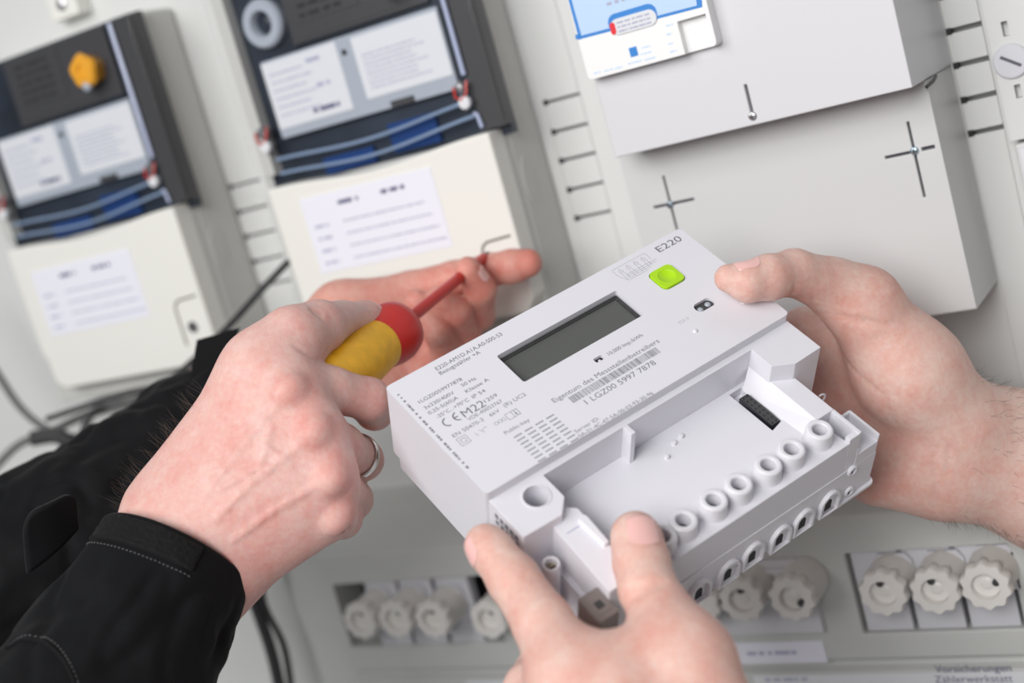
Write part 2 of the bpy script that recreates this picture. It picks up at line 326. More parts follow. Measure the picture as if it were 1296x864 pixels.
WB().box(-350, -183, 724.5, 726, -175, -59).done('box_backing', 'hole', low)
screw(low, 1157.5, 191, 720); screw(low, 848, 259, 720)
up = empty('cover_box', 'upper large white sheet steel box carrying the blue and white device', 'box', None, Matrix.Identity(4))
cb = WB(); slots(cb, [(943.5, 107, 951, 143, 1.5, 691)])
WB().box(-341, -179, 691, 778, -56.8, 140).done('box_shell', 'paint', up, bevel=1.3, seg=3, cut=[cb])
WB().box(-330, -190, 695, 696, -50, 100).done('box_backing', 'hole', up)
screw(up, 952.5, 147, 691, 2.3, 'metal')
x, z = wpx(1196, 92, 720); WB().tube([(-178.6, 715, -60), (-176.5, 722, -58.5), (-178, 735, -57.5)], .9).done('latch_edge', 'darkgrey', up)
# device stuck on the upper box
dv = empty('meter_module', 'small white module with blue print on the upper steel box', 'device', None, Matrix.Identity(4))
Yd = 682
def dq(pts, name, m, y=Yd, th=.12): 
    return WB().prism([wpx(u, v, y) for u, v in pts], y - th, y, axis=1).done(name, m, dv)
xa, za = wpx(745, 102, Yd); xb, zb = wpx(908, 58, Yd)
rx0, rz0 = wpx(862, 68, Yd); 
cut = WB().box(*[wpx(856, 24, Yd)[0], wpx(903, 60, Yd)[0], Yd - 3, Yd + 5, wpx(880, 66, Yd)[1], wpx(870, 24, Yd)[1]])
WB().prism(rrect(xa, xb, za, 75, 2.5), Yd, 691, axis=1).done('module_case', 'devwhite', dv, bevel=.6, cut=[cut])
dq([(718, -5), (733, 50), (889, 9), (886, -40), (716, -30)], 'blue_print', 'devblue')
dq([(724, 2), (736, 45), (882, 7), (876, -40), (720, -30)], 'pale_print', 'devpale', Yd - .15)
dq([(729, 50), (734, 50), (733, 43), (728, 44)], 'corner_mark', 'devblue', Yd - .2)
cap = []
x0, z0 = wpx(783, 36, Yd); x1, z1 = wpx(824, 23, Yd); zc = (z0 + z1) / 2
WB().prism(rrect(x0 - 9 + 4, x1 + 8 - 4, zc - 3, zc + 7.6, 4.5), Yd - .35, Yd - .2, axis=1).done('blue_arch', 'devblue', dv)
WB().prism(rrect(x0 - 4, x1 + 3.4, zc - 3.4, zc + 4.8, 4), Yd - .9, Yd - .3, axis=1).done('label_capsule', 'paper2', dv)
WB().prism(rrect(x0 - 4.2, x0 - 1.2, zc - 2.6, zc + 3.6, 1.4), Yd - 1.0, Yd - .4, axis=1).done('red_mark', 'red', dv)
b = WB(); 
for k in range(3): wbars(b, x0, x1, zc + 2.6 - k * 2.2, .9, Yd - .92, k + 20)
b.done('lettering', 'ink_soft', dv)
b = WB(); wbars(b, wpx(768, 5, Yd)[0], wpx(800, 0, Yd)[0], wpx(780, 2, Yd)[1], 1.6, Yd - .3, 8)
b.done('lettering', 'ink_soft', dv)
x0, z0 = wpx(802, 66, Yd); WB().box(x0 - 2.2, x0 + 2.2, Yd - .15, Yd, z0 - 2.2, z0 + 2.6).done('blue_emblem', 'devblue', dv)
b = WB()
for u, v, n in ((812, 61, 5), (811, 69, 6), (816, 76, 6), (843, 33, 4), (844, 44, 3), (846, 56, 3), (848, 66, 4), (752, 93, 4), (765, 90, 5), (778, 87, 5), (795, 81, 8)):
    x0, z0 = wpx(u, v, Yd); wbars(b, x0, x0 + n, z0, .7, Yd - .05, int(u))
b.done('lettering', 'devpale', dv)
# front panels at the far right
st = empty('cover_strip', 'grey cover strip with round slotted lock at the top right edge', 'cover', None, Matrix.Identity(4))
Ys = 764; xs0 = -146.4 * Ys / 720
def vslot(u0, v0, u1, v1, wd):
    x0, z0 = wpx(u0, v0, Ys); x1, z1 = wpx(u1, v1, Ys); x = (x0 + x1) / 2; return WB().box(x - wd / 2, x + wd / 2, Ys - 3, Ys + 6, z1, z0)
WB().box(xs0, -40, Ys, 779, -101.5, 330).done('strip_body', 'board', st, bevel=1.5, seg=3, cut=[vslot(1271, 27, 1273, 46, 3), vslot(1287, 107, 1290, 124, 3)])
x0, z0 = wpx(1280, 77, Ys)
b = WB().lathe((x0, Ys, z0), (0, -1, 0), [(9.0, -1), (9.0, 1.2), (8.2, 1.8), (.5, 1.9)], 40).done('lock_knob', 'fusewhite', st)
WB().prism([(x0 + c * 5.6 * .82 - s * .8 * .57, z0 - c * 5.6 * .57 - s * .8 * .82) for c, s in ((1, 1), (1, -1), (-1, -1), (-1, 1))], Ys - 2.1, Ys - 1.85, axis=1).done('screw_slot', 'hole', b)
s2 = empty('cover_strip', 'grey cover with small white label window below the strip with the lock', 'cover', None, Matrix.Identity(4))
WB().box(xs0 + 1.5, -40, Ys, 779, -420, -103.5).done('strip_body', 'board', s2, bevel=1.5, seg=3)
x0, z0 = wpx(1287, 186, Ys); WB().box(x0, x0 + 30, Ys - .6, Ys, z0 - 20, z0).done('label_window', 'paint', s2, bevel=.4); WB().box(x0 + 1.5, x0 + 28, Ys - .8, Ys - .5, z0 - 18.5, z0 - 1.5).done('paper_insert', 'paper2', s2)
# ------------------------------------------------------------------ wall meters
def wall_meter(lab, dx, dz, yellow=True, lower_label=(0, 0)):
    t = empty('wall_meter', lab, 'meter', 'meters fixed to the board', Matrix.Translation(Vector((dx / 1000, 0, dz / 1000))))
    t.location = WL((-523 + dx, 778, -10 + dz)); o0 = np.array(WL((-523, 778, -10)))
    fn = lambda p: tuple(np.array(WL(p)) - o0); Q = lambda: B(fn)
    Q().box(-618, -428.3, 737, 778, -150, 104).done('base_tray', 'base', t, bevel=4, seg=3)
    Q().box(-614, -428.9, 731, 740, -150, -29.5).done('base_lower', 'base', t, bevel=2)
    Q().prism([(748 + 7 * math.cos(a), -62 + 15 * math.sin(a)) for a in np.linspace(0, 2 * math.pi, 24, endpoint=False)], -428.6, -427.6, axis=0).done('knockout', 'base', t, bevel=.4)
    # terminal cover with waved top
    top = [(-601 + 172 * s, -27.5 - 3.0 + 3.0 * math.cos(2 * math.pi * s) * (1 if True else 0) + 1.5 * math.sin(math.pi * s)) for s in np.linspace(0, 1, 19)]
    pts = top + [(-429, -128), (-436, -137), (-588, -137), (-596, -131), (-597, -112), (-600, -110)]
    cut = [Q().prism(rrect(-452, -420, -140, -88, 5), 705, 719.5, axis=1)]
    Q().prism(pts, 717, 740, axis=1).done('terminal_cover', 'ivory', t, bevel=4.5, seg=4, ang=50)
    Q().tube([(-455, 716.8, -122), (-455, 716.8, -96), (-453.5, 716.8, -92), (-450, 716.8, -90), (-433, 716.8, -89)], .8, 6).done('cover_groove', 'taupe', t)
    sc = Q().lathe((-444, 717, -110), (0, -1, 0), [(4.2, -.5), (4.2, 1), (3.4, 2), (.6, 2.1)], 20).done('cover_screw', 'metal', t); Q().box(-447, -441, 714.6, 714.9, -110.5, -109.5).done('screw_slot', 'gap', sc)
    # paper label
    lx, lz = lower_label
    lb = Q().box(-577 + lx, -474 + lx, 716.5, 717.1, -88 + lz, -38.5 + lz).done('paper_label', 'paper', t)
    b = Q()
    wbars(b, -548 + lx, -532 + lx, -46 + lz, 2.6, 716.4, 2); wbars(b, -514 + lx, -496 + lx, -46 + lz, 2.6, 716.4, 3)
    b.done('lettering', 'ink', lb); b = Q()
    for k in range(4): wbars(b, -571 + lx, -560 + lx, -58 - 8 * k + lz, 1.8, 716.4, k); wbars(b, -548 + lx, -485 + lx + 3 * k, -58 - 8 * k + lz, 1.1, 716.4, k + 10)
    b.done('faded_lettering', 'ink_soft', lb)
    # register compartment
    wave = lambda x: -30.5 + 3.0 * math.cos(2 * math.pi * (x + 601) / 172)
    Q().box(-606, -421.5, 733, 739, -32, 103).done('register_chassis', 'chassis', t)
    Q().box(-606, -596, 724, 742, -20, 103).done('side_rail', 'base', t, bevel=1)
    pl = Q().prism(rrect(-584, -446, 1, 50.5, 1.5), 727, 732, axis=1).done('nameplate', 'plate', t, bevel=.5)
    b = Q().prism(rrect(-583, -523, 7, 49, 1), 726.6, 727.05, axis=1); b.prism(rrect(-511, -447, 10, 48, 1), 726.6, 727.05, axis=1); b.done('white_sticker', 'paper2', pl)
    b = Q()
    for k in range(6): wbars(b, -579, -552 + 6 * (k % 2), 41 - 5.2 * k, 1.1, 726.5, k + 30)
    for k in range(8): wbars(b, -506, -466 + 6 * math.sin(k * 2), 36 - 2.9 * k, .9, 726.5, k + 50)
    wbars(b, -548, -536, 43, 2.6, 726.5, 70); wbars(b, -545, -532, 27, 2.6, 726.5, 71)
    b.done('faded_lettering', 'ink_soft', pl); b = Q(); wbars(b, -553, -532, 12.5, 2.8, 726.5, 72, .15); b.done('lettering', 'ink', pl)
    Q().lathe((-518, 727, 41), (0, -1, 0), [(1.8, 0), (1.8, .8), (.3, 1)], 16).done('calibration_lamp', 'gap', pl)
    Q().box(-495, -478, 725.8, 727, 1.5, 5).done('plate_tab', 'darkgrey', pl)
    rg = Q().box(-556, -452, 730, 738, 54, 102).done('register_panel', 'register', t, bevel=.6)
    Q().box(-552, -472, 729.5, 730.1, 57, 59).box(-548, -500, 729.5, 730, 66, 100).done('register_window', 'darkgrey', rg)
    b = Q()
    for k in range(5): wbars(b, -545, -510, 70 + 6 * k, 2.6, 729.4, k + 80)
    b.done('lettering', 'gap', rg)
    ln = None if lower_label[0] else Q().lathe((-574, 738, 73), (0, -1, 0), [(15.5, 0), (15.5, 9), (14, 11), (8.6, 11), (7.6, 9.5), (7.2, 4)], 40).done('lens_ring', 'ridge2', t); ln and (ln.data.materials.clear(), ln.data.materials.append(M_['plate']))
    if ln: Q().lathe((-574, 735, 73), (0, -1, 0), [(7.4, 0), (7.2, 1), (2.9, 2.5), (.3, 2.8)], 28).done('optical_lens', 'chassis', ln)
    if yellow:
        Q().lathe((-470, 736, 76), (0, -1, 0), [(8, 0), (10.5, 14), (11.5, 16.5), (10, 19), (4.5, 19.5), (3.5, 18)], 42, mod=lambda a, j: 1 + .06 * math.cos(5 * a)).done('amber_seal', 'yellowseal', t, bevel=0)
        Q().lathe((-470.5, 719, 66), (0, -1, 0), [(3.5, -1), (3.6, 1.5), (2, 2.6)], 14).done('seal_pin', 'plate', t)
    Q().box(-505, -470, 730, 734, -26, -8).box(-560, -520, 730, 734, -28, -18).done('blue_terminal', 'blue', t)
    # clear cover with ridges
    cv = Q().prism([(-607, 103), (-420.5, 103), (-420.5, -27.4)] + [(x, wave(x)) for x in np.linspace(-430, -607, 16)], 724, 739, axis=1)
    cvo = cv.done('clear_cover', 'clear', t, bevel=3.5, seg=3)
    for z0, a, xx in ((-9, 2.2, -442), (-18.5, 2.6, -438)):
        Q().tube([(x, 722.6, z0 + a * math.cos(2 * math.pi * (x + 601) / 172) - 4 * (1 - (x + 607) / 187)) for x in np.linspace(-590, xx, 28)], 1.15, 8).done('cover_ridge', 'ridge', cvo)
    Q().tube([(-437.5, 722.6, 8), (-437.5, 722.6, 60), (-437.5, 722.6, 100)], 1.6, 8).done('cover_ridge', 'ridge2', cvo)
    Q().tube([(-438, 722.6, -15), (-436, 722.6, -16), (-435, 722.6, -24)], 1.3, 8).done('cover_ridge', 'ridge2', cvo)
    Q().prism([(-437, -26), (-421, -26), (-421, 102), (-437, 102)], 724.6, 738, axis=1).done('cover_edge', 'darkgrey', cvo)
    for (sx, sz) in ((-441, 1.5), (-594, 8)):
        Q().lathe((sx, 723, sz), (0, -1, 0), [(3.8, -1), (3.8, 2.5), (2.4, 4.2), (.4, 4.4)], 18).done('seal_screw', 'metal', t)
        Q().tube([(sx - 5, 721, sz + 1), (sx - 4, 719, sz - 5), (sx, 718, sz - 7), (sx + 4, 719, sz - 4), (sx + 5, 721, sz + 3)], .8, 6).done('seal_wire', 'redwire', t)
        Q().lathe((sx + 1, 720, sz - 9), (0, -1, 0), [(3.6, -2), (4, 0), (4, 1.5), (3.2, 2.2), (.4, 2.3)], 20).done('wire_seal', 'paper2', t)
    return t
wall_meter('middle wall meter with the ivory terminal cover that the screwdriver touches', 0, 0)
wall_meter('left wall meter with amber seal, at the left edge of the board', -252.5 - 2.5, 5, lower_label=(-6, -8.5))
x0, z0 = wpx(88, 8, 770); t = empty('mounting_bracket', 'pale bracket with screw above the left wall meter', 'bracket', None, Matrix.Identity(4))
WB().box(x0 - 15, x0 + 13, 764, 778, z0 - 8, z0 + 60).done('bracket_plate', 'ivory', t, bevel=2); WB().lathe((x0, 764, z0 + 2), (0, -1, 0), [(4, 0), (4, 2), (2, 3)], 18).done('screw', 'metal', t)
# ------------------------------------------------------------------ cables
def cable(pts, r, m, lab, group='cables hanging at lower left'):
    q = [P(*p) for p in pts]; W = [np.array(cw(c)) for c in q]
    out = []
    n = len(W)
    for i in range(n - 1):
        p0, p1, p2, p3 = W[max(i - 1, 0)], W[i], W[i + 1], W[min(i + 2, n - 1)]
        for s in np.linspace(0, 1, 9)[:-1]: out.append(.5 * ((2 * p1) + (-p0 + p2) * s + (2 * p0 - 5 * p1 + 4 * p2 - p3) * s * s + (-p0 + 3 * p1 - 3 * p2 + p3) * s ** 3))
    out.append(W[-1]); o = WB().tube([Vector(p) for p in out], r, 10).done('cable', m); return tagp(o, lab, 'cable', group)
cable([(366, 330, 945), (330, 368, 945), (290, 412, 960), (240, 460, 985), (205, 486, 1000), (150, 500, 1010), (60, 530, 1040)], 2.3, 'cable', 'straight dark cable rising from the black sleeve toward the middle meter')
cable([(-60, 380, 1080), (-5, 470, 1080), (30, 520, 1070), (70, 548, 1060), (120, 560, 1050), (180, 600, 1040)], 3.0, 'cable2', 'grey cable curving down from the left edge into the cable knot')
cable([(-40, 630, 1060), (-5, 590, 1060), (25, 562, 1060), (60, 548, 1060), (110, 525, 1040), (170, 508, 1020), (240, 480, 1000)], 3.2, 'cable2', 'grey cable arching up from the left edge below the left meter')
cable([(108, 590, 1035), (105, 555, 1035), (115, 525, 1035), (140, 515, 1030), (165, 512, 1030), (200, 530, 1020)], 3.4, 'cable', 'short black cable loop standing above the rear black sleeve')
cable([(40, 555, 1050), (75, 552, 1050), (100, 575, 1040), (130, 620, 1030)], 6.0, 'cable', 'thick black cable plug in the cable knot at left')
cable([(300, 700, 1000), (325, 770, 1010), (345, 830, 1015), (360, 900, 1020)], 4.2, 'cable', 'thick black cable beside the front cuff at the bottom')
cable([(330, 690, 1000), (333, 760, 1010), (360, 820, 1015), (372, 900, 1020)], 2.6, 'cable', 'thinner dark cable beside the thick one below the ringed hand')
# ------------------------------------------------------------------ the held electricity meter (frame: x along its width, y down its face, z into its depth, mm)
def rod(w_):
    t = np.linalg.norm(w_); k = w_ / t; K = np.array([[0, -k[2], k[1]], [k[2], 0, -k[0]], [-k[1], k[0], 0]]); return np.eye(3) + np.sin(t) * K + (1 - np.cos(t)) * K @ K
ER = rod(np.array([-0.754, -0.237, -0.618])); ET = np.array([-55.713, 20.068, 621.363])
def E2C(x, y, z): return ER @ np.array([x, y, z], float) + ET
c0, c1, c2, c3 = cw(ER[:, 0]), cw(ER[:, 1]), cw(ER[:, 2]), c2w(ET)
MM = Matrix(((c0[0], c1[0], c2[0], c3[0]), (c0[1], c1[1], c2[1], c3[1]), (c0[2], c1[2], c2[2], c3[2]), (0, 0, 0, 1)))
em = empty('electricity_meter', 'white electronic electricity meter with green button held in two hands', 'meter', None, MM)
def epx(u, v, z=0.0):
    d = ER.T @ np.array([(u - 648) / F, (v - 432) / F, 1]); o = -ER.T @ ET; s = (z - o[2]) / d[2]; q = o + s * d; return q[0], q[1]
def cyl(x, y, r, z0, z1, n=28): return B().lathe((x, y, z0), (0, 0, 1), [(r, 0), (r, z1 - z0)], n)
# upper housing
lcd = (50.0, 119.6, 14.7, 34.9)
hs = B().prism(rrect(0, 172, 0, 75, 2.2, 4), 0, 42)
hs.done('upper_housing', 'e_white', em, bevel=.9, seg=3, cut=[
    B().prism(rrect(*lcd, 1.2, 3), -2, 4.2), B().prism(rrect(137, 150.8, 15.7, 29.3, 3, 5), -2, 2.5),
    B().prism(rrect(139.8, 150.4, 44.2, 49.9, 2.6, 5), -2, 3.5), B().prism(rrect(82.6, 87.4, 42.6, 45.4, .7, 3), -2, 2.2)])
fr = B().prism(rrect(50, 119.6, 14.7, 34.9, 1.2, 3), 3.9, 4.6).done('display', 'lcd', em)
B().box(50.2, 119.4, 14.8, 16.4, 3.2, 4.0).box(117.6, 119.4, 14.8, 34.8, 3.2, 4.0).done('display_frame', 'lcd_frame', fr)
B().box(50.2, 119.4, 14.9, 34.7, 2.2, 2.5).done('display_pane', 'pane', fr)
bt = B().prism(rrect(137.4, 150.4, 16.1, 28.9, 2.6, 5), -.9, 2.4).done('push_button', 'green', em, bevel=.6, seg=3, cut=[B().lathe((143.9, 22.5, -7.3), (0, 0, 1), [(.2, -.6), (4.4, 2), (5.0, 5.0), (4.2, 6.6), (2.6, 7.3), (.2, 7.5)], 32)])
q = B().box(139.8, 150.4, 44.2, 49.9, 1.5, 3.6).done('optical_port', 'darkgrey', em)
B().lathe((142.6, 47.4, 1.5), (0, 0, -1), [(1.5, 0), (1.4, .3), (.9, .7), (.2, .9)], 18).done('infrared_diode', 'plate', q); B().lathe((147.6, 46.8, 1.5), (0, 0, -1), [(1.5, 0), (1.4, .3), (.9, .7), (.2, .9)], 18).done('infrared_diode', 'plate', q)
q = B().box(82.6, 87.4, 42.6, 45.4, 1.6, 2.4).done('pulse_lamp', 'gap', em); B().lathe((85.4, 44, 1.7), (0, 0, -1), [(.8, 0), (.5, .5)], 10).done('lamp_dome', 'e_white2', q)
for x, y in ((160.4, 56.9), (130.3, 57.3)): B().lathe((x, y, .2), (0, 0, -1), [(1.2, 0), (1.15, .5), (.7, 1.0), (.1, 1.15)], 16).done('snap_dimple', 'e_white2', em)
# lower housing: blocks, tray, rim
bot = 'e_white'
B().prism(rrect(1.8, 170.2, 1.8, 77, 2, 3), 41.5, 54).done('rear_shell', bot, em, bevel=1.0, seg=3)
B().prism([(1.4, 74), (27.4, 74), (27.4, 92), (20.6, 99), (1.4, 98.4)], 5, 50).done('left_block', bot, em, bevel=.5, cut=[cyl(18.0, 85.2, 5.6, -5, 30)])
B().lathe((18.0, 85.2, 5), (0, 0, -1), [(6.4, -.2), (6.3, .35), (5.6, .4), (5.6, -20)], 36, cap=False).done('seal_socket', 'e_white2', em)
B().box(12.4, 23.6, 79.5, 91, 28, 30).done('socket_floor', bot, em)
B().prism([(145.9, 74), (171.9, 74), (171.9, 96), (155.6, 96.4), (145.9, 91)], 5, 50).done('right_block', bot, em, bevel=.4)
B().box(27, 146.5, 74.2, 78, 5, 45).done('tray_back_wall', bot, em, bevel=.35)
B().prism([(70.5, 77.5), (73.2, 77.5), (73.2, 83.5), (70.5, 83.5)], 5.2, 26).done('tray_rib', bot, em, bevel=.4)
fz = lambda p: 25 - (p[1] - 78) * .11
flp = [(26, 77), (150, 77), (150, 120), (150.5, 137), (26, 137)]
B().prism(flp, 0, 60, a0f=fz).done('terminal_floor', bot, em, bevel=.5, cut=[B().prism([(122.5, 86.5), (141, 86.5), (147.5, 112), (129, 112)] if False else [epx(923.6, 498.3, 24.3), epx(939.4, 489.4, 24.8), epx(989, 532.5, 22.5), epx(977.5, 545.5, 22.3)], 10, 30)])
B().prism([(139.5, 82), (146.5, 77.5), (146.5, 123), (139.5, 123)], 15.2, 50, a0f=lambda p: 15.2 if p[0] > 144 else fz(p) - .05).done('tray_slope', bot, em)
B().prism([(146.3, 89), (157, 95), (157, 120.4), (146.3, 120.4)], 15.2, 60).done('tray_shoulder', bot, em, bevel=.4)
B().box(155.4, 157.4, 120, 137, 15.6, 60).box(150, 157.4, 134.2, 137.1, 15.9, 60).box(149, 157, 119, 137, 27, 60).done('pocket_wall', bot, em, bevel=.3)
B().prism(rrect(156.5, 171.6, 118.5, 137.4, 1.0, 2), 27, 60).done('corner_foot', bot, em, bevel=.4, cut=[B().box(158, 170.2, 120, 138.5, 20, 31)])
B().prism(rrect(140, 174.5, 108, 139, 3, 3), 60, 62.2).done('foot_flange', bot, em, bevel=.5)
B().box(26, 171.4, 137.0, 137.5, 38.5, 60).done('front_step', bot, em, bevel=.2)
# connector
CX = [epx(945.3, 497.3, 21.8), epx(986.6, 530.7, 21.8), epx(978.7, 540.6, 21.8), epx(935.6, 504.6, 21.8)]; xa_ = (CX[3][0] + CX[2][0]) / 2; xb_ = (CX[0][0] + CX[1][0]) / 2; ya_ = (CX[0][1] + CX[3][1]) / 2; yb_ = (CX[1][1] + CX[2][1]) / 2
cn = B().box(xa_, xb_, ya_, yb_, 21.8, 32).done('pin_socket', 'black', em, bevel=.4)
b = B(); b2 = B()
for i in range(8):
    for j in range(2):
        x, y = xa_ + (xb_ - xa_) * (.3 + .42 * j), ya_ + (yb_ - ya_) * (i + .5) / 8; b.box(x - .45, x + .45, y - .45, y + .45, 21.6, 21.8)
cn2 = B().box(xa_ + .3, xb_ - .3, ya_ + .3, yb_ - .3, 21.7, 21.8).done('socket_face', 'darkgrey', cn); b.done('pin_hole', 'gap', cn); bpy.data.objects[cn.name].children[-1]['kind'] = 'stuff'
# terminal bosses
for i, (u, v) in enumerate([(1037.6, 542.5), (1002, 567), (972.5, 587), (935, 611), (903.4, 631.5), (865, 657), (839, 677)]):
    x, y = epx(u, v, 11)
    o = B().lathe((x, y, 11), (0, 0, 1), [(3.3, 9), (3.3, .6), (3.7, .1), (5.0, 0), (5.8, .5), (6.1, 1.4), (6.3, 6), (6.9, 9.5)], 36, cap=False).done('terminal_boss', 'e_white2', em)
    B().lathe((x, y, 18.5), (0, 0, 1), [(3.35, 0), (3.35, 1)], 20).done('boss_screw', 'hole', o)
# cable entries in the lower face
def arch(w_, h, n=10): return [(-w_, h), (-w_, 0)] + [(-w_ * math.cos(math.pi * k / n), -w_ * 1.25 * math.sin(math.pi * k / n)) for k in range(1, n)] + [(w_, 0), (w_, h)]
for (x, z) in [(143.7, 53.5), (127.4, 54), (113.3, 54.5), (96.4, 53), (82.1, 54), (65.1, 53.3)]:
    o = B().prism([(x + a, z + c) for a, c in arch(6.4, 7.2)], 134, 139.4, axis=1).done('cable_entry', 'e_white2', em, bevel=.35, cut=[B().prism([(x + a, z + c + .3) for a, c in arch(4.9, 6.2)], 136.9, 141, axis=1)])
    B().prism([(x + a * .98, z + c + .3) for a, c in arch(4.9, 6.1)], 136.95, 137.6, axis=1).done('entry_inside', 'e_white2', o)
    B().prism([(x + .2 + a, z + c + 1.0) for a, c in arch(2.0, 4.6)], 137.5, 137.75, axis=1).done('entry_opening', 'gap', o)
for (x, z) in [(155.8, 40.2), (157, 56)]:
    o = B().lathe((x, 137, z), (0, 1, 0), [(3.0, -.5), (3.0, 1.3), (2.5, 1.7), (1.9, 1.7), (1.8, .8), (.1, .75)], 26).done('pilot_entry', 'e_white2', em)
    B().box(x - .4, x + .4, 137.7, 138.2, z - 1.6, z + 1.6).done('entry_slit', 'hole', o)
xe_, ye_ = epx(1040, 504, 26)
B().tube([(xe_ - 1.5 + 3.5 * math.sin(a), ye_, 26 - 3.0 * math.cos(a)) for a in np.linspace(-.2, 3.3, 14)], .5, 6).done('sealing_eye', 'e_white2', em)
# left end of the terminal area
B().prism([(16.2, 97.5), (26.5, 93.5), (30.5, 97), (27.5, 137), (14.2, 137)], 10, 60).done('clip_rail', bot, em, bevel=.5)
B().prism([(25.5, 103), (28.7, 101.6), (30, 103.5), (28.8, 119.5), (26, 119.5)], 7.6, 14).done('clip_latch', 'e_white2', em, bevel=.7, seg=3)
B().box(18.6, 25.2, 104.4, 105.0, 9.93, 10.1).done('rail_mark', 'ink_soft', em)
B().box(2.0, 16, 97, 137, 47, 60).done('lower_ledge', bot, em, bevel=.5)
B().prism([(13.4, 104), (16.4, 99), (14.4, 137), (12, 137)], 30, 60).done('ledge_wall', bot, em, bevel=.2)
o = B().lathe((7.6, 108.3, 17), (0, 0, 1), [(2.6, 9), (2.6, .4), (3.0, 0), (3.6, 0), (3.9, .6), (4.1, 35)], 30, cap=False).done('screw_tube', 'e_white2', em)
B().lathe((7.6, 108.3, 20.5), (0, 0, 1), [(2.6, 0), (2.6, 1.2)], 18).done('brass_screw', 'brass', o); B().box(5.5, 9.7, 108, 108.7, 20.3, 20.6).done('screw_slot', 'gap', o)
o = B().prism(rrect(4.3, 14.4, 129.3, 143.5, .6, 2), 15, 44).done('jumper_block', 'taupe', em, bevel=.5)
B().prism(rrect(6.2, 12.6, 132.5, 140.8, .5, 2), 14.7, 15.1).done('embossed_frame', 'taupe', o, bevel=.2); B().box(7.8, 11, 135, 138.5, 14.4, 14.8).done('embossed_mark', 'darkgrey', o)
# block text on its left end
b = B(); rr = random.Random(4)
for k in range(5):
    y = 79 + 3.4 * k; b.box(1.25, 1.45, y, y + 2.2, 9, 11.5); b.box(1.25, 1.45, y + .5, y + 2.6, 13, 15)
b.done('end_print', 'print_soft', em)
# moulded dots
for (u, v, z) in ((844, 577.5, 22.5), (853, 560, 23), (862, 551, 23)):
    x, y = epx(u, v, z); B().lathe((x, y, z + 1), (0, 0, -1), [(1.2, 0), (1.1, 1.3), (.3, 1.5)], 12).done('moulded_dot', 'e_white2', em)
# print on the face
Z = -.04
b = B(); bs = B()
def et(bb, s, u0, v0, u1, v1, cap, dy=0):
    cap *= 1.36
    x0, y0 = epx(u0, v0); x1, y1 = epx(u1, v1); y = (y0 + y1) / 2 + dy
    put_text(bb, s, lambda a, c: (x0 + a, y + cap / 2 - c, Z), x1 - x0, cap)
et(b, 'E220', 832, 317, 860, 300, 3.1)
et(b, 'E220-AM1D.A1A.A0-S00-S3', 551, 466.5, 635, 422.5, 1.75)
et(b, 'Bezugszähler +A', 556, 472.5, 607, 445, 1.75)
et(b, '1LGZ0059977878', 530, 509, 584, 479, 1.5)
et(b, '50 Hz', 583.5, 487.5, 602, 478.5, 1.5)
et(b, '3x230/400V', 537, 516.5, 574, 496, 1.5)
et(b, 'Klasse A', 589, 495.5, 618, 479.5, 1.5)
et(b, '0,25-5(60)A', 542, 523, 579, 502.5, 1.5)
et(b, 'IP 54', 597.5, 502.5, 613.5, 493.5, 1.5)
et(b, '-25°C...+70°C', 552, 527.5, 593, 505.5, 1.5)
et(bs, 'M22', 585.5, 525, 611.5, 508.5, 3.3)
et(b, '1259', 613, 508, 628.5, 499, 1.5)
et(bs, 'VDE-40053767', 592, 531, 635, 506.5, 1.5)
et(bs, '6kV', 619.5, 525.5, 631.5, 518.5, 1.5)
et(bs, '(R) UC2', 637.5, 513.5, 664.5, 498, 1.6)
et(bs, 'EN 50470-3', 572.5, 551.5, 611.5, 530.5, 1.6)
et(bs, 'Public-key', 638, 547.5, 670, 531, 1.5)
et(b, '10.000 Imp./kWh', 767, 446, 815, 425.5 , 1.6)
et(bs, 'Eigentum des Messstellenbetreibers', 700, 508, 833.5, 431, 2.0, -.35)
et(bs, '1 LGZ00 5997 7878', 739, 507.5, 828, 457.5, 2.3, .5)
et(bs, 'Server ID:', 727, 546, 758, 529, 1.5)
et(bs, '0A-01-4C-47-5A-00-03-93-30-96', 731, 551, 826, 497, 1.5, .2)
# CE mark from arcs
def arc(bb, cx, cy, r, wd, a0, a1, n=14):
    for k in range(n):
        a, c = math.radians(a0 + (a1 - a0) * k / n), math.radians(a0 + (a1 - a0) * (k + 1) / n)
        bb.quad([(cx + (r - wd) * math.cos(a), cy + (r - wd) * math.sin(a), Z), (cx + r * math.cos(a), cy + r * math.sin(a), Z), (cx + r * math.cos(c), cy + r * math.sin(c), Z), (cx + (r - wd) * math.cos(c), cy + (r - wd) * math.sin(c), Z)])
def ln(bb, x0, y0, x1, y1, wd=.16):
    d = Vector((x1 - x0, y1 - y0)); n = Vector((-d.y, d.x)).normalized() * wd / 2
    bb.quad([(x0 + n.x, y0 + n.y, Z), (x1 + n.x, y1 + n.y, Z), (x1 - n.x, y1 - n.y, Z), (x0 - n.x, y0 - n.y, Z)])
cx, cy = epx(566, 534); ex, ey = epx(578, 527); ey = cy
arc(b, cx + .6, cy, 2.7, .6, 95, 265); arc(b, ex + .9, cy, 2.7, .6, 95, 265); ln(b, ex - 1.4, cy, ex + .6, cy, .55)
cx, cy = epx(587, 557); s = 2.3
for s in (2.3, 1.1):
    for a, c, d, e in ((-s, -s, s, -s), (s, -s, s, s), (s, s, -s, s), (-s, s, -s, -s)): ln(bs, cx + a, cy + c, cx + d, cy + e, .22)
cx, cy = epx(649, 524)
for a, c, d, e in ((-3, -1.8, 3, -1.8), (3, -1.8, 3, 1.8), (3, 1.8, -3, 1.8), (-3, 1.8, -3, -1.8), (0, -1.8, 0, 1.8)): ln(b, cx + a, cy + c, cx + d, cy + e, .2)
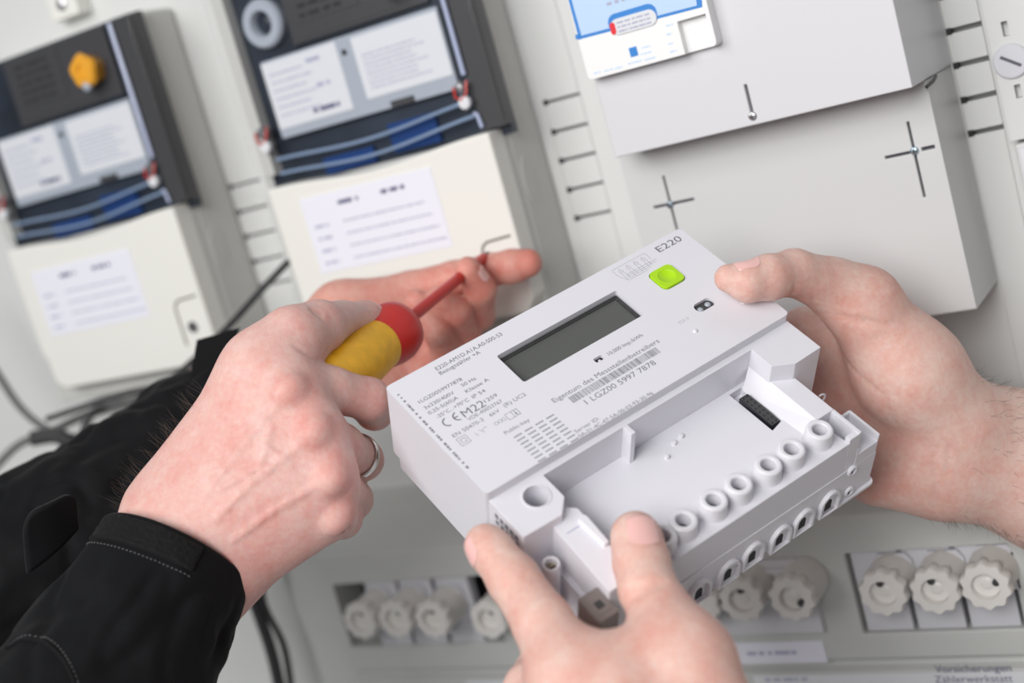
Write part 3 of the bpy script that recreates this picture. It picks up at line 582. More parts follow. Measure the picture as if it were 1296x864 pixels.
ln(b, cx + 1.5, cy - .6, cx + 1.5, cy + 1.3, .6); ln(b, cx + 1.5, cy - 1.4, cx + 1.5, cy - 1, .6)
cx, cy = epx(610, 545)
for a, c, d, e in ((-3, -.8, -3, 1), (-3, 1, -2.2, 1), (0, 0, 2.2, -1), (0, 0, .6, 1.6), (0, 0, -1, -1.2), (2.2, -1, 3, -.6)): ln(bs, cx + a, cy + c, cx + d, cy + e, .2)
cx, cy = epx(633, 533)
for k in range(3): arc(bs, cx - 2 + 2 * k, cy, 1.0, .18, 0, 360, 12)
# hex table
x0, y0 = epx(650, 553); x1, _ = epx(697, 526); x2, y2 = epx(680, 586)
for c in range(4):
    for r in range(8):
        x = x0 + (x1 - x0 + 1.0) * c / 3.6; y = y0 + (y2 - y0) * r / 7.3
        for k in range(4): bs.quad([(x + k * 1.05, y, Z), (x + k * 1.05 + .8, y, Z), (x + k * 1.05 + .8, y + .75, Z), (x + k * 1.05, y + .75, Z)])
# barcode
rr = random.Random(11); x, y0 = epx(722, 506); x1, y1 = epx(833, 443); ya = (y0 + y1) / 2
while x < x1:
    wd = rr.choice((.18, .18, .32, .5)); bs.quad([(x, ya - 2, Z), (x + wd, ya - 2, Z), (x + wd, ya + 2, Z), (x, ya + 2, Z)]); x += wd + rr.choice((.2, .3, .42))
# wiring diagram
x0, y0, x1, y1 = 126.3, 3.2, 149.5, 13.2
for a, c, d, e in ((x0, y0, x1 - 3, y0), (x0, y0, x0, y0 + 5), (x1 - 3, y0, x1 - 3, y0 + 5), (x0, y0 + 5, x0 + 2.4, y1 + .4), (x0 + 3, y0 + 6.4, x1 - 1, y0 + 6.4), (x0 + 3, y0 + 7.6, x1 - 2, y0 + 7.6), (x0 + 3, y0 + 8.8, x1 - 7, y0 + 8.8), (x0 + 3, y0 + 10, x1 - 9, y0 + 10)): ln(bs, a, c, d, e, .14)
for k in range(4):
    x = x0 + 3.2 + 4.6 * k; arc(bs, x, y0 + 3, 1.1, .14, 0, 360, 14); ln(bs, x, y0 + .9, x, y0 + 1.9, .14); ln(bs, x - .9, y0 + 4.2, x - .9, y0 + 9.5, .14); ln(bs, x + .9, y0 + 4.2, x + .9, y0 + 8.5, .14); ln(bs, x - .5, y0 + 3, x + .5, y0 + 3, .14)
# port symbol
cx, cy = epx(866, 405)
for a, c, d, e in ((-3, -.6, 0, -.6), (0, -.6, 0, .6), (0, .6, -3, .6), (-3, .6, -3, -.6)): ln(bs, cx + a, cy + c, cx + d, cy + e, .12)
for k in range(2): arc(bs, cx + .8 + .9 * k, cy, .8, .12, -70, 70, 8)
# left edge small print (too small to read)
rr = random.Random(3); y = 7.0
while y < 58:
    L_ = rr.uniform(.5, 1.8); bs.quad([(1.9, y, Z), (2.9, y, Z), (2.9, y + L_, Z), (1.9, y + L_, Z)]); y += L_ + rr.choice((.3, .4, 1.6))
b.done('printed_text', 'print', em, smooth=False); bs.done('printed_text', 'print_soft', em, smooth=False)
# ------------------------------------------------------------------ screwdriver
S1 = P(619, 321, 819); S0 = P(509, 411, 727); ax = (S1 - S0) / np.linalg.norm(S1 - S0)
CL = lambda p: tuple(c2w(p))
def CB(): return B(CL)
BT = S0 - ax * 104
sdm = Matrix.Translation(Vector(c2w(BT)))
sd = empty('screwdriver', 'insulated screwdriver with red shaft and yellow and red handle', 'screwdriver', None, Matrix.Identity(4)); 
L_ = np.linalg.norm(S1 - S0)
CB().lathe(S0, ax, [(3.4, -4), (3.3, 0), (3.1, L_ - 9), (2.9, L_ - 7), (2.4, L_ - 6.5)], 20).done('insulated_shaft', 'sd_red', sd)
CB().lathe(S0, ax, [(1.9, L_ - 8), (1.8, L_ - 5), (2.2, L_ - 3.2), (1.5, L_ - .3), (.9, L_)], 12).done('blade_tip', 'sd_tip', sd)
CB().lathe(S0, ax, [(12.5, -30), (14.0, -24), (15.6, -16), (16.0, -11), (15.2, -6), (12.5, -2.2), (8, .6), (4.2, 1.6)], 40).done('hand_guard', 'sd_red', sd)
CB().lathe(S0, ax, [(7, -104), (11, -101), (13, -92), (14.2, -75), (14.6, -58), (14.4, -45), (13.6, -33), (13.2, -25)], 36).done('handle_grip', 'sd_yellow', sd)
# ------------------------------------------------------------------ hands: smooth blended limbs turned into one continuous surface each
def seg(p, a, b, ra, rb):
    ba = b - a; t = np.clip((p - a) @ ba / max(ba @ ba, 1e-9), 0, 1); return np.linalg.norm(p - a - t[:, None] * ba, axis=1) - (ra + (rb - ra) * t)
def smin(a, b, k): h = np.maximum(k - np.abs(a - b), 0) / k; return np.minimum(a, b) - h * h * k * .25
def smax(a, b, k): return -smin(-a, -b, k)
class Hand:
    def __init__(s): s.palm = []; s.fingers = []; s.ridges = []; s.creases = []; s.flush = []; s.kp = 9; s.kf = 5; s.flat = []
    def pc(s, a, b): s.palm.append((P(*a[:3]), P(*b[:3]), a[3], b[3])); return s
    def finger(s, *j, k=None): s.fingers.append(([(P(*a[:3]), a[3]) for a in j], k or s.kf)); return s
    def ridge(s, r, *pts, k=4): s.ridges.append(([P(*q) for q in pts], r, k)); return s
    def crease(s, r, *pts): s.creases.append(([P(*q) for q in pts], r)); return s
    def fl(s, u, v, t, r, a=.5): s.flush.append((P(u, v, t), r, a)); return s
    def f(s, p, raw=False):
        d = None
        for a, b, ra, rb in s.palm:
            e = seg(p, a, b, ra, rb); d = e if d is None else smin(d, e, s.kp)
        out = d
        for ch, k in s.fingers:
            e = None
            for (a, ra), (b, rb) in zip(ch[:-1], ch[1:]):
                g = seg(p, a, b, ra, rb); e = g if e is None else smin(e, g, 3.0)
            m = smin(d, e, k); out = m if out is d else smin(out, m, 1.2)
        if raw: return out
        for pts, r, k in s.RR:
            for a, b in zip(pts[:-1], pts[1:]): out = smin(out, seg(p, a, b, r, r), k)
        for pts, r in s.CC:
            for a, b in zip(pts[:-1], pts[1:]): out = smax(out, -seg(p, a, b, r * .9, r * .9), 1.6)
        return out
    def proj(s, q, off):
        q = np.array(q, float)
        for _ in range(10):
            d = s.f(q, True); g = np.stack([(s.f(q + np.eye(3)[i] * .3, True) - d) / .3 for i in range(3)], 1); g /= np.linalg.norm(g, axis=1)[:, None] + 1e-9; q = q - g * np.clip(d - off, -5, 5)[:, None]
        return q
    def prep(s):
        def dens(pts): return [pts[0] + (pts[1] - pts[0]) * t for t in ()] if False else [a + (b - a) * t for a, b in zip(pts[:-1], pts[1:]) for t in (0, .34, .67)] + [pts[-1]]
        s.RR = [(s.proj(dens(p), -r * .75), r, k) for p, r, k in s.ridges]
        s.CC = [(s.proj(dens(p), r * .45), r) for p, r in s.creases]
    def bounds(s):
        q = [a for a, b, ra, rb in s.palm] + [b for a, b, ra, rb in s.palm] + [j[0] for ch, k in s.fingers for j in ch]
        R_ = max(max(ra, rb) for a, b, ra, rb in s.palm) + 4
        return np.min(q, 0) - R_, np.max(q, 0) + R_
    def mesh(s, name, h=1.25):
        s.prep(); lo, hi = s.bounds(); c = 5; H = h * c
        n = (np.ceil((hi - lo) / H).astype(int) + 2)
        ax_ = [lo[i] + H * np.arange(n[i]) + H / 2 for i in range(3)]
        G = np.stack(np.meshgrid(*ax_, indexing='ij'), -1).reshape(-1, 3); D = s.f(G)
        near = np.abs(D) < H * 1.0 + 2.5
        N = n * c; V = np.repeat(np.repeat(np.repeat(D.reshape(n), c, 0), c, 1), c, 2).astype(np.float32)
        idx = np.argwhere(near.reshape(n)); off = np.stack(np.meshgrid(*[np.arange(c)] * 3, indexing='ij'), -1).reshape(-1, 3)
        fi = (idx[:, None, :] * c + off[None]).reshape(-1, 3); pts = lo + h * (fi + .5)
        vals = np.concatenate([s.f(pts[i:i + 200000]) for i in range(0, len(pts), 200000)]); V[fi[:, 0], fi[:, 1], fi[:, 2]] = vals
        S = V < 0
        # surface nets
        c8 = [S[i:N[0] - 1 + i, j:N[1] - 1 + j, k:N[2] - 1 + k] for i in (0, 1) for j in (0, 1) for k in (0, 1)]
        cnt = sum(x.astype(np.int8) for x in c8); act = (cnt > 0) & (cnt < 8); ai = np.argwhere(act)
        ids = -np.ones(act.shape, np.int64); ids[act] = np.arange(len(ai))
        X = lo + h * (ai + 1.0)
        for _ in range(3):
            d0 = s.f(X); e = .15; g = np.stack([(s.f(X + np.eye(3)[i] * e) - d0) / e for i in range(3)], 1); gn = np.sum(g * g, 1).clip(.2); X = X - g * (np.clip(d0, -1, 1) / gn)[:, None] * (.9)
        F_ = []
        for a in range(3):
            o = [i for i in range(3) if i != a]
            sl0 = [slice(None)] * 3; sl1 = [slice(None)] * 3; sl0[a] = slice(0, -1); sl1[a] = slice(1, None)
            e0 = S[tuple(sl0)]; e1 = S[tuple(sl1)]; cr = np.argwhere(e0 != e1); cr = cr[(cr[:, o[0]] > 0) & (cr[:, o[1]] > 0) & (cr[:, o[0]] < N[o[0]] - 1) & (cr[:, o[1]] < N[o[1]] - 1)]
            q = []
            for d1, d2 in ((0, 0), (1, 0), (1, 1), (0, 1)):
                k = cr.copy(); k[:, o[0]] -= d1; k[:, o[1]] -= d2; q.append(ids[k[:, 0], k[:, 1], k[:, 2]])
            q = np.stack(q, 1); fl = e0[cr[:, 0], cr[:, 1], cr[:, 2]]
            if a == 1: fl = ~fl
            q[fl] = q[fl][:, ::-1]; F_.append(q)
        F_ = np.concatenate(F_); F_ = F_[(F_ >= 0).all(1)]
        # light relaxation, then back to the surface
        E_ = np.concatenate([F_[:, [0, 1]], F_[:, [1, 2]], F_[:, [2, 3]], F_[:, [3, 0]]]); dg = np.bincount(E_.ravel(), minlength=len(X)).clip(1)
        for _ in range(2):
            A = np.stack([np.bincount(E_[:, 0], X[E_[:, 1], i], len(X)) + np.bincount(E_[:, 1], X[E_[:, 0], i], len(X)) for i in range(3)], 1) / dg[:, None]; X = X * .5 + A * .5
        W = CAM + (X @ RW)[:, [0, 2, 1]] * np.array([1, 1, -1]) / 1000.0
        me = bpy.data.meshes.new(name); me.vertices.add(len(W)); me.vertices.foreach_set('co', W.ravel().astype(np.float32))
        me.loops.add(F_.size); me.loops.foreach_set('vertex_index', F_.ravel().astype(np.int32)); me.polygons.add(len(F_)); me.polygons.foreach_set('loop_start', (np.arange(len(F_)) * 4).astype(np.int32))
        me.update(calc_edges=True); me.validate()
        fa = np.zeros(len(X))
        for c_, r, a in s.flush: fa += a * np.exp(-np.sum((X - c_) ** 2, 1) / (r * r))
        at = me.attributes.new('flush', 'FLOAT', 'POINT'); at.data.foreach_set('value', fa.astype(np.float32)); me.shade_smooth(); return me
    def nail(s, tipc, along, up, width, length, lift=.35):
        """curved nail laid onto the surface; tipc = camera-space point in the finger, along = direction to the tip, up = outward direction"""
        al = along / np.linalg.norm(along); up = up - al * (up @ al); up /= np.linalg.norm(up); sd_ = np.cross(al, up)
        nu, nv = 13, 13; pts = []
        for j in range(nv):
            t = j / (nv - 1) * 2 - 1
            for i in range(nu):
                q = i / (nu - 1) * 2 - 1; wv = width / 2 * (1 - .10 * (t * .5 + .5) ** 2) * (1 - .30 * max(0, -t - .55) ** 1.2 * 2); yy = t * length / 2 * (1 - .16 * q * q * (1 if t > 0 else 1.0))
                pts.append(tipc + al * yy + sd_ * q * wv + up * 14)
        X = np.array(pts)
        for _ in range(28): X = X - up[None] * np.clip(s.f(X), -1.5, 1.5)[:, None] * .8
        X = X + up[None] * lift
        top = X; bot_ = X - up[None] * .9; bm = bmesh.new(); A = [bm.verts.new(c2w(q)) for q in top]; Bv = [bm.verts.new(c2w(q)) for q in bot_]
        for j in range(nv - 1):
            for i in range(nu - 1):
                k = j * nu + i; bm.faces.new([A[k], A[k + 1], A[k + nu + 1], A[k + nu]]); bm.faces.new([Bv[k], Bv[k + nu], Bv[k + nu + 1], Bv[k + 1]])
        rim = [i for i in range(nu)] + [j * nu + nu - 1 for j in range(1, nv)] + [(nv - 1) * nu + i for i in range(nu - 2, -1, -1)] + [j * nu for j in range(nv - 2, 0, -1)]
        for a, b in zip(rim, rim[1:] + rim[:1]): bm.faces.new([A[b], A[a], Bv[a], Bv[b]])
        return auto(frm(bm, 'fingernail'), 60)
def v3(*a): return np.array(a, float)
def person(lab):
    return empty('person', lab, 'person', None, Matrix.Identity(4))
pa = person('worker in black jacket whose ringed hand and open hand hold the screwdriver')
pb = person('bare armed person holding the white meter with both hands')
# --- front hand (right hand of the worker), back of the hand to the camera
h = Hand(); h.kp = 17
h.pc((366, 494, 637, 13.5), (238, 655, 642, 18)).pc((398, 545, 633, 12.5), (243, 685, 638, 19)).pc((416, 602, 632, 12), (258, 708, 640, 18)).pc((417, 651, 640, 10.5), (276, 726, 646, 15))
h.pc((205, 642, 652, 16), (332, 468, 650, 15)).pc((332, 468, 650, 15), (372, 428, 655, 13.5)).pc((238, 660, 648, 19), (140, 790, 628, 22)).pc((276, 726, 648, 15), (205, 830, 632, 18))
h.pc((360, 470, 660, 10), (330, 520, 652, 14))
h.finger((372, 428, 655, 13.5), (403, 414, 668, 12.6), (432, 405, 690, 9.2), (462, 403, 708, 8.6), (484, 407, 717, 6.6), k=8)          # thumb
h.finger((368, 494, 638, 12), (420, 494, 652, 10.6), (467, 505, 664, 9.8), (474, 520, 690, 9.0), (450, 506, 715, 8), (428, 492, 722, 7.2), k=7)
h.finger((402, 547, 633, 11.5), (432, 565, 652, 10.2), (459, 582, 676, 9.6), (452, 584, 702, 9), (425, 560, 716, 8), k=6)
h.finger((418, 604, 632, 11), (432, 622, 654, 10.0), (446, 632, 674, 9.4), (430, 628, 700, 8.4), (405, 600, 712, 7.6), k=6)
h.finger((420, 652, 640, 9.6), (433, 656, 658, 9.0), (436, 652, 676, 8.2), (415, 650, 695, 7.4), k=6)
for q in ((370, 489, 625), (402, 541, 622), (424, 601, 621), (430, 650, 630)): h.fl(*q, 10, .36); h.ridge(3.4, q, (q[0] - 8, q[1] + 8, q[2]), k=7)
h.fl(404, 384, 655, 14, .35).fl(470, 500, 655, 12, .3).fl(300, 600, 625, 50, .32).fl(300, 730, 640, 24, .35)
h.ridge(.8, (355, 510, 625.5), (300, 575, 622), (262, 630, 621.5), k=2.6).ridge(.8, (385, 560, 621), (320, 610, 619), (275, 655, 619), k=2.6).ridge(.4, (405, 610, 621.5), (345, 645, 620.5), (295, 680, 621), k=2.6)
h.ridge(.7, (345, 540, 623), (330, 590, 619.5), (280, 620, 620.5), k=2.4).ridge(.6, (368, 590, 619.5), (330, 560, 621), k=2.4)
h.crease(.8, (374, 452, 640), (383, 468, 646), (398, 474, 655)).crease(.6, (365, 447, 640), (372, 462, 642))
for k in range(4): h.crease(.28, (396 + 6 * k, 381 + k, 653), (399 + 6 * k, 386 + k, 650), (400 + 6 * k, 394 + k, 650))
h.crease(.6, (442, 668, 634), (432, 662, 631), (425, 668, 633))
HA = h; arm = link('hand', h.mesh('hand', 1.2), 'skinA', pa)
link('fingernail', h.nail(P(478, 402, 716), P(484, 407, 717) - P(455, 402, 704), v3(.25, -.85, -.35), 12, 13), 'nail', arm)
# ring
A0 = P(459, 582, 676); A1 = P(432, 565, 652); ad = (A0 - A1) / np.linalg.norm(A0 - A1); C_ = A1 + (A0 - A1) * .72
CB().lathe(C_, ad, [(10.1, -1.9), (10.7, -2.0), (11.1, -.9), (11.15, .9), (10.7, 2.0), (10.1, 1.9), (10.0, 0)], 48, cap=False).done('finger_ring', 'silver', arm)
# --- rear hand (left hand of the worker)
h = Hand(); h.kp = 10
h.pc((432, 392, 822, 17), (505, 400, 826, 13)).pc((440, 430, 826, 19), (510, 445, 830, 15)).pc((450, 470, 826, 17), (520, 490, 828, 14)).pc((432, 420, 824, 22), (330, 480, 822, 25)).pc((330, 480, 822, 25), (240, 540, 815, 27))
h.finger((450, 383, 820, 12), (520, 366, 826, 10.5), (575, 352, 823, 10), (620, 342, 818, 9.4), (648, 337, 814, 9.6), (668, 333, 812, 8.4), k=9)
h.finger((505, 405, 828, 11), (570, 408, 826, 9.6), (606, 398, 820, 9.2), (608, 366, 800, 8.8), (592, 341, 790, 7.4), k=2.6)
h.finger((505, 440, 828, 11), (560, 438, 824, 9.6), (588, 424, 815, 9.2), (578, 395, 799, 8.6), (556, 378, 792, 7.2), k=2.6)
h.finger((510, 470, 826, 10), (548, 468, 818, 9.2), (566, 446, 808, 8.6), (553, 418, 796, 8.2), (528, 382, 794, 7.2), k=2.6)
h.fl(660, 335, 805, 25, .6).fl(592, 338, 782, 18, .4).fl(530, 440, 800, 45, .5).fl(600, 400, 805, 25, .3)
h.crease(.6, (510, 455, 800), (520, 470, 798), (530, 485, 800)).crease(.5, (480, 460, 806), (500, 475, 806))
HR = h; arm2 = link('hand', h.mesh('hand', 1.4), 'skinR', pa)
link('fingernail', h.nail(P(598, 349, 793), P(592, 341, 790) - P(608, 366, 800), v3(.80, -.35, -.55), 8, 8.5), 'nail', arm2)
# --- right hand on the held meter (palm side to the camera)
h = Hand(); h.kp = 12
tp = E2C(163, 44, 0)
h.pc((1092, 388, 682, 17), (1150, 470, 690, 24)).pc((1150, 470, 690, 24), (1205, 540, 697, 24)).pc((1060, 450, 722, 15), (1150, 540, 712, 22)).pc((1060, 500, 726, 15), (1180, 570, 710, 24)).pc((1085, 560, 722, 16), (1190, 595, 708, 22))
h.pc((1110, 598, 712, 16), (1192, 592, 704, 21)).pc((1212, 536, 704, 21), (1345, 567, 716, 27)).pc((1215, 598, 704, 19), (1345, 640, 716, 25)).pc((1180, 560, 705, 22), (1345, 605, 712, 28)).pc((1345, 605, 712, 36), (1500, 690, 705, 42))
h.pc((1500, 690, 705, 42), (2000, 980, 590, 50)).pc((1020, 418, 722, 12), (1070, 440, 716, 16))
h.finger((1092, 384, 681, 16), (1052, 362, 675, 13.5), (1005, 345, 662, 10.8), (972, 351, 652, 10.3), (946, 357, 648, 9.0), (922, 352, 648, 6.6), k=12)
for i, (u, v, yy, ln_) in enumerate(((1028, 425, 30, 88), (1040, 465, 52, 80), (1060, 520, 74, 84), (1080, 570, 96, 96))):
    a = E2C(163, yy, 68); b = E2C(130, yy - 2, 73); c = E2C(ln_ + 12, yy - 4, 70); d_ = E2C(ln_, yy - 4, 68)
    h.fingers.append(([(P(u, v, 728), 11.5), (a, 10), (b, 9.4), (c, 8.8), (d_, 8)], 8))
h.fl(1110, 370, 672, 24, .35).fl(935, 358, 640, 22, .35).fl(1120, 600, 695, 40, .4).fl(1060, 420, 690, 35, .25).fl(1010, 380, 665, 22, .3)
h.crease(.9, (1186, 560, 681), (1183, 600, 679), (1187, 640, 690)).crease(.5, (1200, 560, 681), (1197, 600, 681)).crease(.5, (1085, 440, 690), (1120, 500, 672), (1135, 560, 680)).crease(.7, (1001, 357, 650), (1003, 372, 655)).crease(.5, (1028, 368, 662), (1030, 385, 668), (1040, 398, 676))
for k in range(3): h.crease(.3, (1060 + 9 * k, 396 + 5 * k, 668), (1085 + 9 * k, 402 + 4 * k, 664), (1110 + 9 * k, 404 + 3 * k, 668))
HB = h; arm3 = link('hand', h.mesh('hand', 1.25), 'skinB', pb)
link('fingernail', h.nail(P(944, 350, 648), P(922, 354, 648) - P(972, 350, 651), v3(.05, -.93, -.30), 12, 11.5), 'nail', arm3)
# --- left hand under the meter (back of the hand to the camera)
h = Hand(); h.kp = 12
h.pc((722, 862, 528, 15), (850, 1060, 500, 21)).pc((790, 880, 520, 15), (870, 1070, 498, 22)).pc((868, 838, 528, 17), (905, 960, 510, 21)).pc((905, 960, 510, 21), (900, 1100, 500, 24)).pc((880, 1080, 500, 27), (960, 1350, 470, 34)).pc((960, 1350, 470, 34), (1040, 1900, 420, 42)).pc((700, 925, 532, 13), (830, 1070, 505, 20))
h.pc((770, 842, 530, 11), (835, 830, 532, 12))
h.finger((728, 868, 528, 14.5), (688, 790, 545, 11.6), (650, 733, 560, 10.2), (622, 697, 568, 8.9), (614, 688, 570, 8.2), k=12)
h.finger((868, 838, 528, 16), (836, 772, 545, 11.6), (820, 745, 552, 11.2), (812, 712, 560, 11.0), (806, 683, 566, 10.0), (804, 676, 567, 9.2), k=12)
h.finger((700, 930, 532, 13), (672, 872, 560, 10.5), (690, 830, 600, 9.6), (730, 800, 628, 8.8), k=8)
h.finger((730, 985, 535, 12.5), (700, 925, 575, 10), (735, 880, 615, 9.2), (780, 850, 640, 8.2), k=8)
h.finger((760, 1030, 535, 11.5), (740, 980, 580, 9), (790, 920, 620, 8.2), (840, 870, 640, 7.4), k=8)
h.fl(655, 735, 550, 16, .3).fl(740, 830, 515, 40, .35).fl(806, 670, 560, 16, .25).fl(940, 840, 515, 30, .3).fl(612, 690, 560, 10, .25)
for k in range(4): h.crease(.32, (800 + 0 * k, 741 + 6 * k, 541.5), (818, 739 + 6 * k, 540), (838, 742 + 6 * k, 543))
for k in range(3): h.crease(.3, (645 + 6 * k, 748 + 6 * k, 550), (655 + 6 * k, 738 + 7 * k, 549), (668 + 6 * k, 730 + 7 * k, 551))
HC = h; arm4 = link('hand', h.mesh('hand', 1.1), 'skinB', pb)
link('fingernail', h.nail(P(811, 676, 562), P(806, 665, 567) - P(813, 712, 560), v3(.16, -.1, -1), 13.0, 14.0, .45), 'nail', arm4)
link('fingernail', h.nail(P(608, 692, 568), P(606, 685, 570) - P(640, 725, 562), v3(-.9, .1, -.35), 10, 11), 'nail', arm4)
# ------------------------------------------------------------------ arm hair
def hairs(hand, spots, n, seed, par, L0=4, L1=9, lean=(0, 0, 0)):
    rr = np.random.RandomState(seed); b = B(CL)
    for _ in range(n):
        (u0, v0, t0), (u1, v1, t1), jit = spots[rr.randint(len(spots))]; s = rr.rand(); q = P(u0 + (u1 - u0) * s, v0 + (v1 - v0) * s, t0 + (t1 - t0) * s) + rr.randn(3) * jit
        for _k in range(8):
            e = .3; d = hand.f(q[None])[0]; g = np.array([hand.f((q + np.eye(3)[i] * e)[None])[0] - d for i in range(3)]) / e; g /= np.linalg.norm(g) + 1e-9; q = q - g * np.clip(d, -5, 5)
        dr = g * .7 + np.array(lean) + rr.randn(3) * .35; dr /= np.linalg.norm(dr); L_ = rr.uniform(L0, L1); bend = rr.randn(3) * .25 + np.array(lean) * .6
        b.tube([q - dr * .3, q + dr * L_ * .35, q + dr * L_ * .7 + bend * L_ * .25, q + dr * L_ + bend * L_ * .6], [.055, .05, .035, .015], 3)
    o = b.done('arm_hair', 'hair', par, smooth=False); o['kind'] = 'stuff'
hairs(HA, [((140, 640, 645), (215, 545, 648), 2.5), ((205, 560, 645), (260, 495, 648), 2)], 80, 2, arm, lean=(-.3, -.5, 0))
hairs(HB, [((1200, 480, 695), (1300, 505, 700), 3), ((1190, 650, 700), (1300, 690, 700), 3), ((1240, 500, 690), (1300, 600, 690), 8)], 170, 5, arm3, 3, 6, lean=(.5, .1, 0))
# ------------------------------------------------------------------ sleeves
def sleeve(name, path, radii, par, seed, n=110, m=130, fold=2.2, cuffin=26, squash=1.0):
    pts = [P(*q) for q in path]; seglen = np.cumsum([0] + [np.linalg.norm(b - a) for a, b in zip(pts[:-1], pts[1:])]); T = seglen[-1]
    def pos(s):
        return np.array([np.interp(s, seglen, [q[i] for q in pts]) for i in range(3)]), np.interp(s, seglen, radii)
    bm = bmesh.new(); rings = []
    a0 = (pts[1] - pts[0]) / np.linalg.norm(pts[1] - pts[0]); e1 = np.cross(a0, v3(0, 0, 1)); e1 /= np.linalg.norm(e1)
    def fr_(s):
        c, r = pos(s); c2, _ = pos(min(s + 4, T)); c1, _ = pos(max(s - 4, 0)); a = c2 - c1; a /= np.linalg.norm(a); f1 = e1 - a * (e1 @ a); f1 /= np.linalg.norm(f1); f2 = np.cross(a, f1); return c, r, a, f1, f2
    def surf(s, th, lift=0.0):
        c, r, a, f1, f2 = fr_(s); dirn = f1 * math.cos(th) + f2 * math.sin(th)
        q = Vector((math.cos(th) * 2.0 + seed, math.sin(th) * 2.0, s / 26.0)); f_ = noise.noise(q) * fold * 1.3 + noise.noise(q * 2.3 + Vector((3, 1, 7))) * fold * .55
        f_ += fold * .8 * max(0, 1 - abs(noise.noise(Vector((math.cos(th) * 1.2, math.sin(th) * 1.2, s / 60 + seed)) * 1.6)) * 5) * -1
        w_ = min(1, s / 30.0); return c + dirn * (r + f_ * w_ + lift)
    S_ = [0] + list(np.linspace(.8, T, m))
    for k in range(8):                                # lining turned inside
        s = cuffin * (1 - k / 7.0); c, r, a, f1, f2 = fr_(0); off = 2.4 if k < 7 else 1.4
        rings.append([bm.verts.new(c2w(c + a * (s if k < 7 else .3) + (f1 * math.cos(th) + f2 * math.sin(th)) * (r - off))) for th in np.linspace(0, 2 * math.pi, n, endpoint=False)])
    for s in S_: rings.append([bm.verts.new(c2w(surf(s, th, -.4 if s == 0 else 0))) for th in np.linspace(0, 2 * math.pi, n, endpoint=False)])
    for k in range(len(rings) - 1):
        for i in range(n): bm.faces.new([rings[k][i], rings[k][(i + 1) % n], rings[k + 1][(i + 1) % n], rings[k + 1][i]])
    bm.faces.new(rings[-1]); o = link(name, frm(bm, name), 'softshell', par, True); return o, surf, T
def patch(surf, name, m, par, s0, s1, t0, t1, th=1.2, ns=14, nt=40, jag=0.0, seed=1):
    rr = random.Random(seed); bm = bmesh.new(); A = []; Bv = []
    for j in range(ns + 1):
        for i in range(nt + 1):
            s = s0(i / nt) + (s1(i / nt) - s0(i / nt)) * j / ns; a = t0 + (t1 - t0) * i / nt; ed = min(j, ns - j, i, nt - i) == 0
            A.append(bm.verts.new(c2w(surf(s, a, th * (.45 if ed else 1) + (rr.random() - .5) * jag)))); Bv.append(bm.verts.new(c2w(surf(s, a, -.5))))
    W_ = nt + 1
    for j in range(ns):
        for i in range(nt):
            k = j * W_ + i; bm.faces.new([A[k], A[k + 1], A[k + W_ + 1], A[k + W_]]); bm.faces.new([Bv[k], Bv[k + W_], Bv[k + W_ + 1], Bv[k + 1]])
    rim = list(range(W_)) + [j * W_ + nt for j in range(1, ns + 1)] + [ns * W_ + i for i in range(nt - 1, -1, -1)] + [j * W_ for j in range(ns - 1, 0, -1)]
    for a, b in zip(rim, rim[1:] + rim[:1]): bm.faces.new([A[b], A[a], Bv[a], Bv[b]])
    return link(name, frm(bm, name), m, par, True)
sl, sf, T = sleeve('sleeve', [(224, 703, 640), (190, 764, 628), (130, 880, 610), (60, 1010, 590), (-40, 1180, 570)], [36.5, 38.5, 47, 66, 80], pa, 3.3, fold=2.6)
# theta for a wanted pixel: search numerically
def theta_of(surf, s, u, v):
    best = None
    for a in np.linspace(0, 2 * math.pi, 360, endpoint=False):
        q = surf(s, a); pu, pv = q[0] / q[2] * F + 648, q[1] / q[2] * F + 432; d = (pu - u) ** 2 + (pv - v) ** 2 + (q[2] - 560) * .6
        if best is None or d < best[0]: best = (d, a)
    return best[1]
ta = theta_of(sf, 6, 130, 665); tb = theta_of(sf, 10, 250, 712)
if abs(tb - ta) > math.pi: tb += 2 * math.pi * (1 if tb < ta else -1)
patch(sf, 'loop_tape', 'velcro', sl, lambda x: 2.0, lambda x: 15.0 - 1.5 * x, ta, tb, th=1.6, jag=.7, ns=18, nt=70)
def stitches(surf, par, pts, lift=.3, dash=2.6, r=.28):
    b = B(CL); pr = [np.array(surf(s, a, lift)) for s, a in pts]; 
    for k in range(0, len(pr) - 1, 2): b.tube([pr[k], pr[k + 1]], r, 5)
    o = b.done('stitching', 'stitch', par, smooth=False); o['kind'] = 'stuff'
stitches(sf, sl, [(17.5 - 1.5 * x, ta + (tb - ta) * x) for x in np.linspace(0, 1, 60)])
def seam(surf, name, par, pts, r): CB().tube([surf(s, a, .2) for s, a in pts], r, 6).done(name, 'softshell', par)
tc = theta_of(sf, 60, 60, 790); td = theta_of(sf, 90, 190, 850)
seam(sf, 'seam', sl, [(62 + 46 * x * x, tc + (td - tc) * x) for x in np.linspace(-.4, 1.3, 40)], 1.0)
stitches(sf, sl, [(60 + 46 * x * x, tc + (td - tc) * x) for x in np.linspace(-.4, 1.3, 90)])
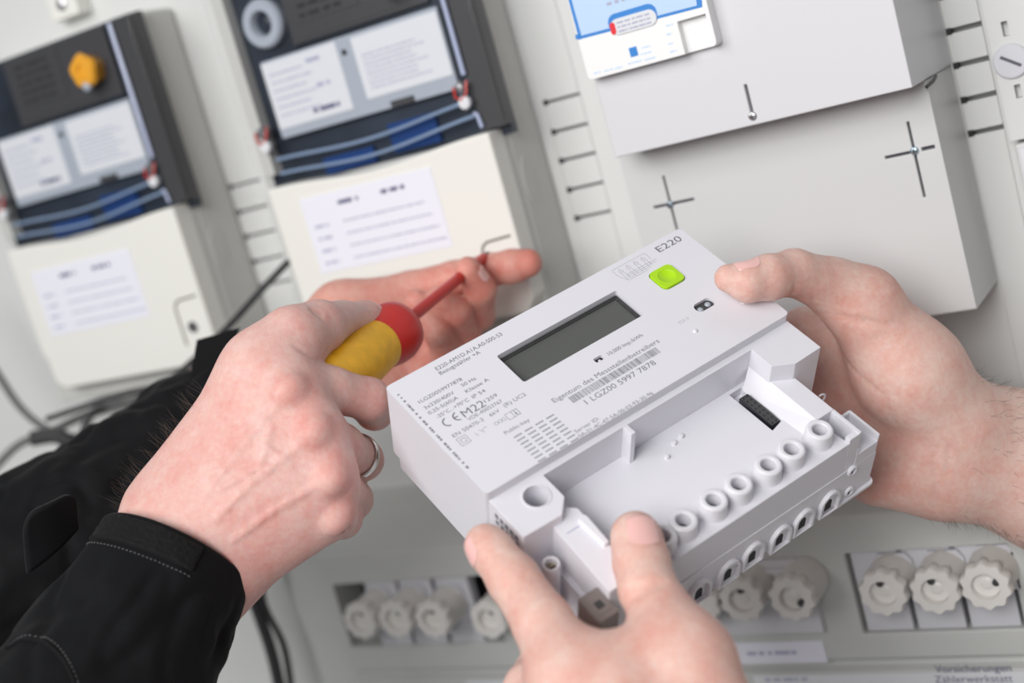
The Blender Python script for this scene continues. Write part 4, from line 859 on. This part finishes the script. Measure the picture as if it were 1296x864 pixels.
# tab standing off the cuff
tab = []
A_ = [P(34, 725, 628), P(98, 668, 640)]; U_ = [P(26, 648, 622), P(92, 617, 636)]
n_ = 12; bm = bmesh.new(); g0 = []; g1 = []
nrm = np.cross(A_[1] - A_[0], U_[0] - A_[0]); nrm /= np.linalg.norm(nrm); nrm = nrm if nrm[2] < 0 else -nrm
for j in range(n_ + 1):
    for i in range(n_ + 1):
        x, y = i / n_, j / n_; rx = .5 + (x - .5) * (1 - .10 * max(0, y - .75) ** 2 * 16 * (1 if True else 0)); y2 = y * (1 - .16 * abs(2 * x - 1) ** 5); q = (A_[0] * (1 - rx) + A_[1] * rx) * (1 - y2) + (U_[0] * (1 - rx) + U_[1] * rx) * y2
        q = q + nrm * (2.5 * math.sin(math.pi * x) + 2 * y * y); g0.append(bm.verts.new(c2w(q + nrm * 1.6))); g1.append(bm.verts.new(c2w(q - nrm * 1.2)))
W_ = n_ + 1
for j in range(n_):
    for i in range(n_): k = j * W_ + i; bm.faces.new([g0[k], g0[k + 1], g0[k + W_ + 1], g0[k + W_]]); bm.faces.new([g1[k], g1[k + W_], g1[k + W_ + 1], g1[k + 1]])
rim = list(range(W_)) + [j * W_ + n_ for j in range(1, n_ + 1)] + [n_ * W_ + i for i in range(n_ - 1, -1, -1)] + [j * W_ for j in range(n_ - 1, 0, -1)]
for a, b in zip(rim, rim[1:] + rim[:1]): bm.faces.new([g0[b], g0[a], g1[a], g1[b]])
link('cuff_tab', frm(bm, 'cuff_tab'), 'softshell', sl, True)
sl2, sf2, T2 = sleeve('sleeve', [(322, 500, 824), (250, 560, 815), (150, 640, 800), (0, 740, 780), (-160, 850, 760)], [33, 41, 46, 50, 56], pa, 9.1, fold=3.0)
B(CL).prism([(249, 430), (305, 413), (298, 432), (300, 452), (268, 470), (240, 500), (236, 470)], 0, 1, axis=2) if False else None
bm = bmesh.new(); fr0 = [bm.verts.new(c2w(P(u, v, 800))) for u, v in ((249, 430), (304, 414), (297, 433), (306, 436), (300, 470), (236, 505))]; bk = [bm.verts.new(c2w(P(u, v, 806))) for u, v in ((249, 430), (304, 414), (297, 433), (306, 436), (300, 470), (236, 505))]
bm.faces.new(fr0); bm.faces.new(bk[::-1])
for i in range(6): bm.faces.new([fr0[i], bk[i], bk[(i + 1) % 6], fr0[(i + 1) % 6]])
link('cuff_tab', frm(bm, 'cuff_tab'), 'softshell', sl2)
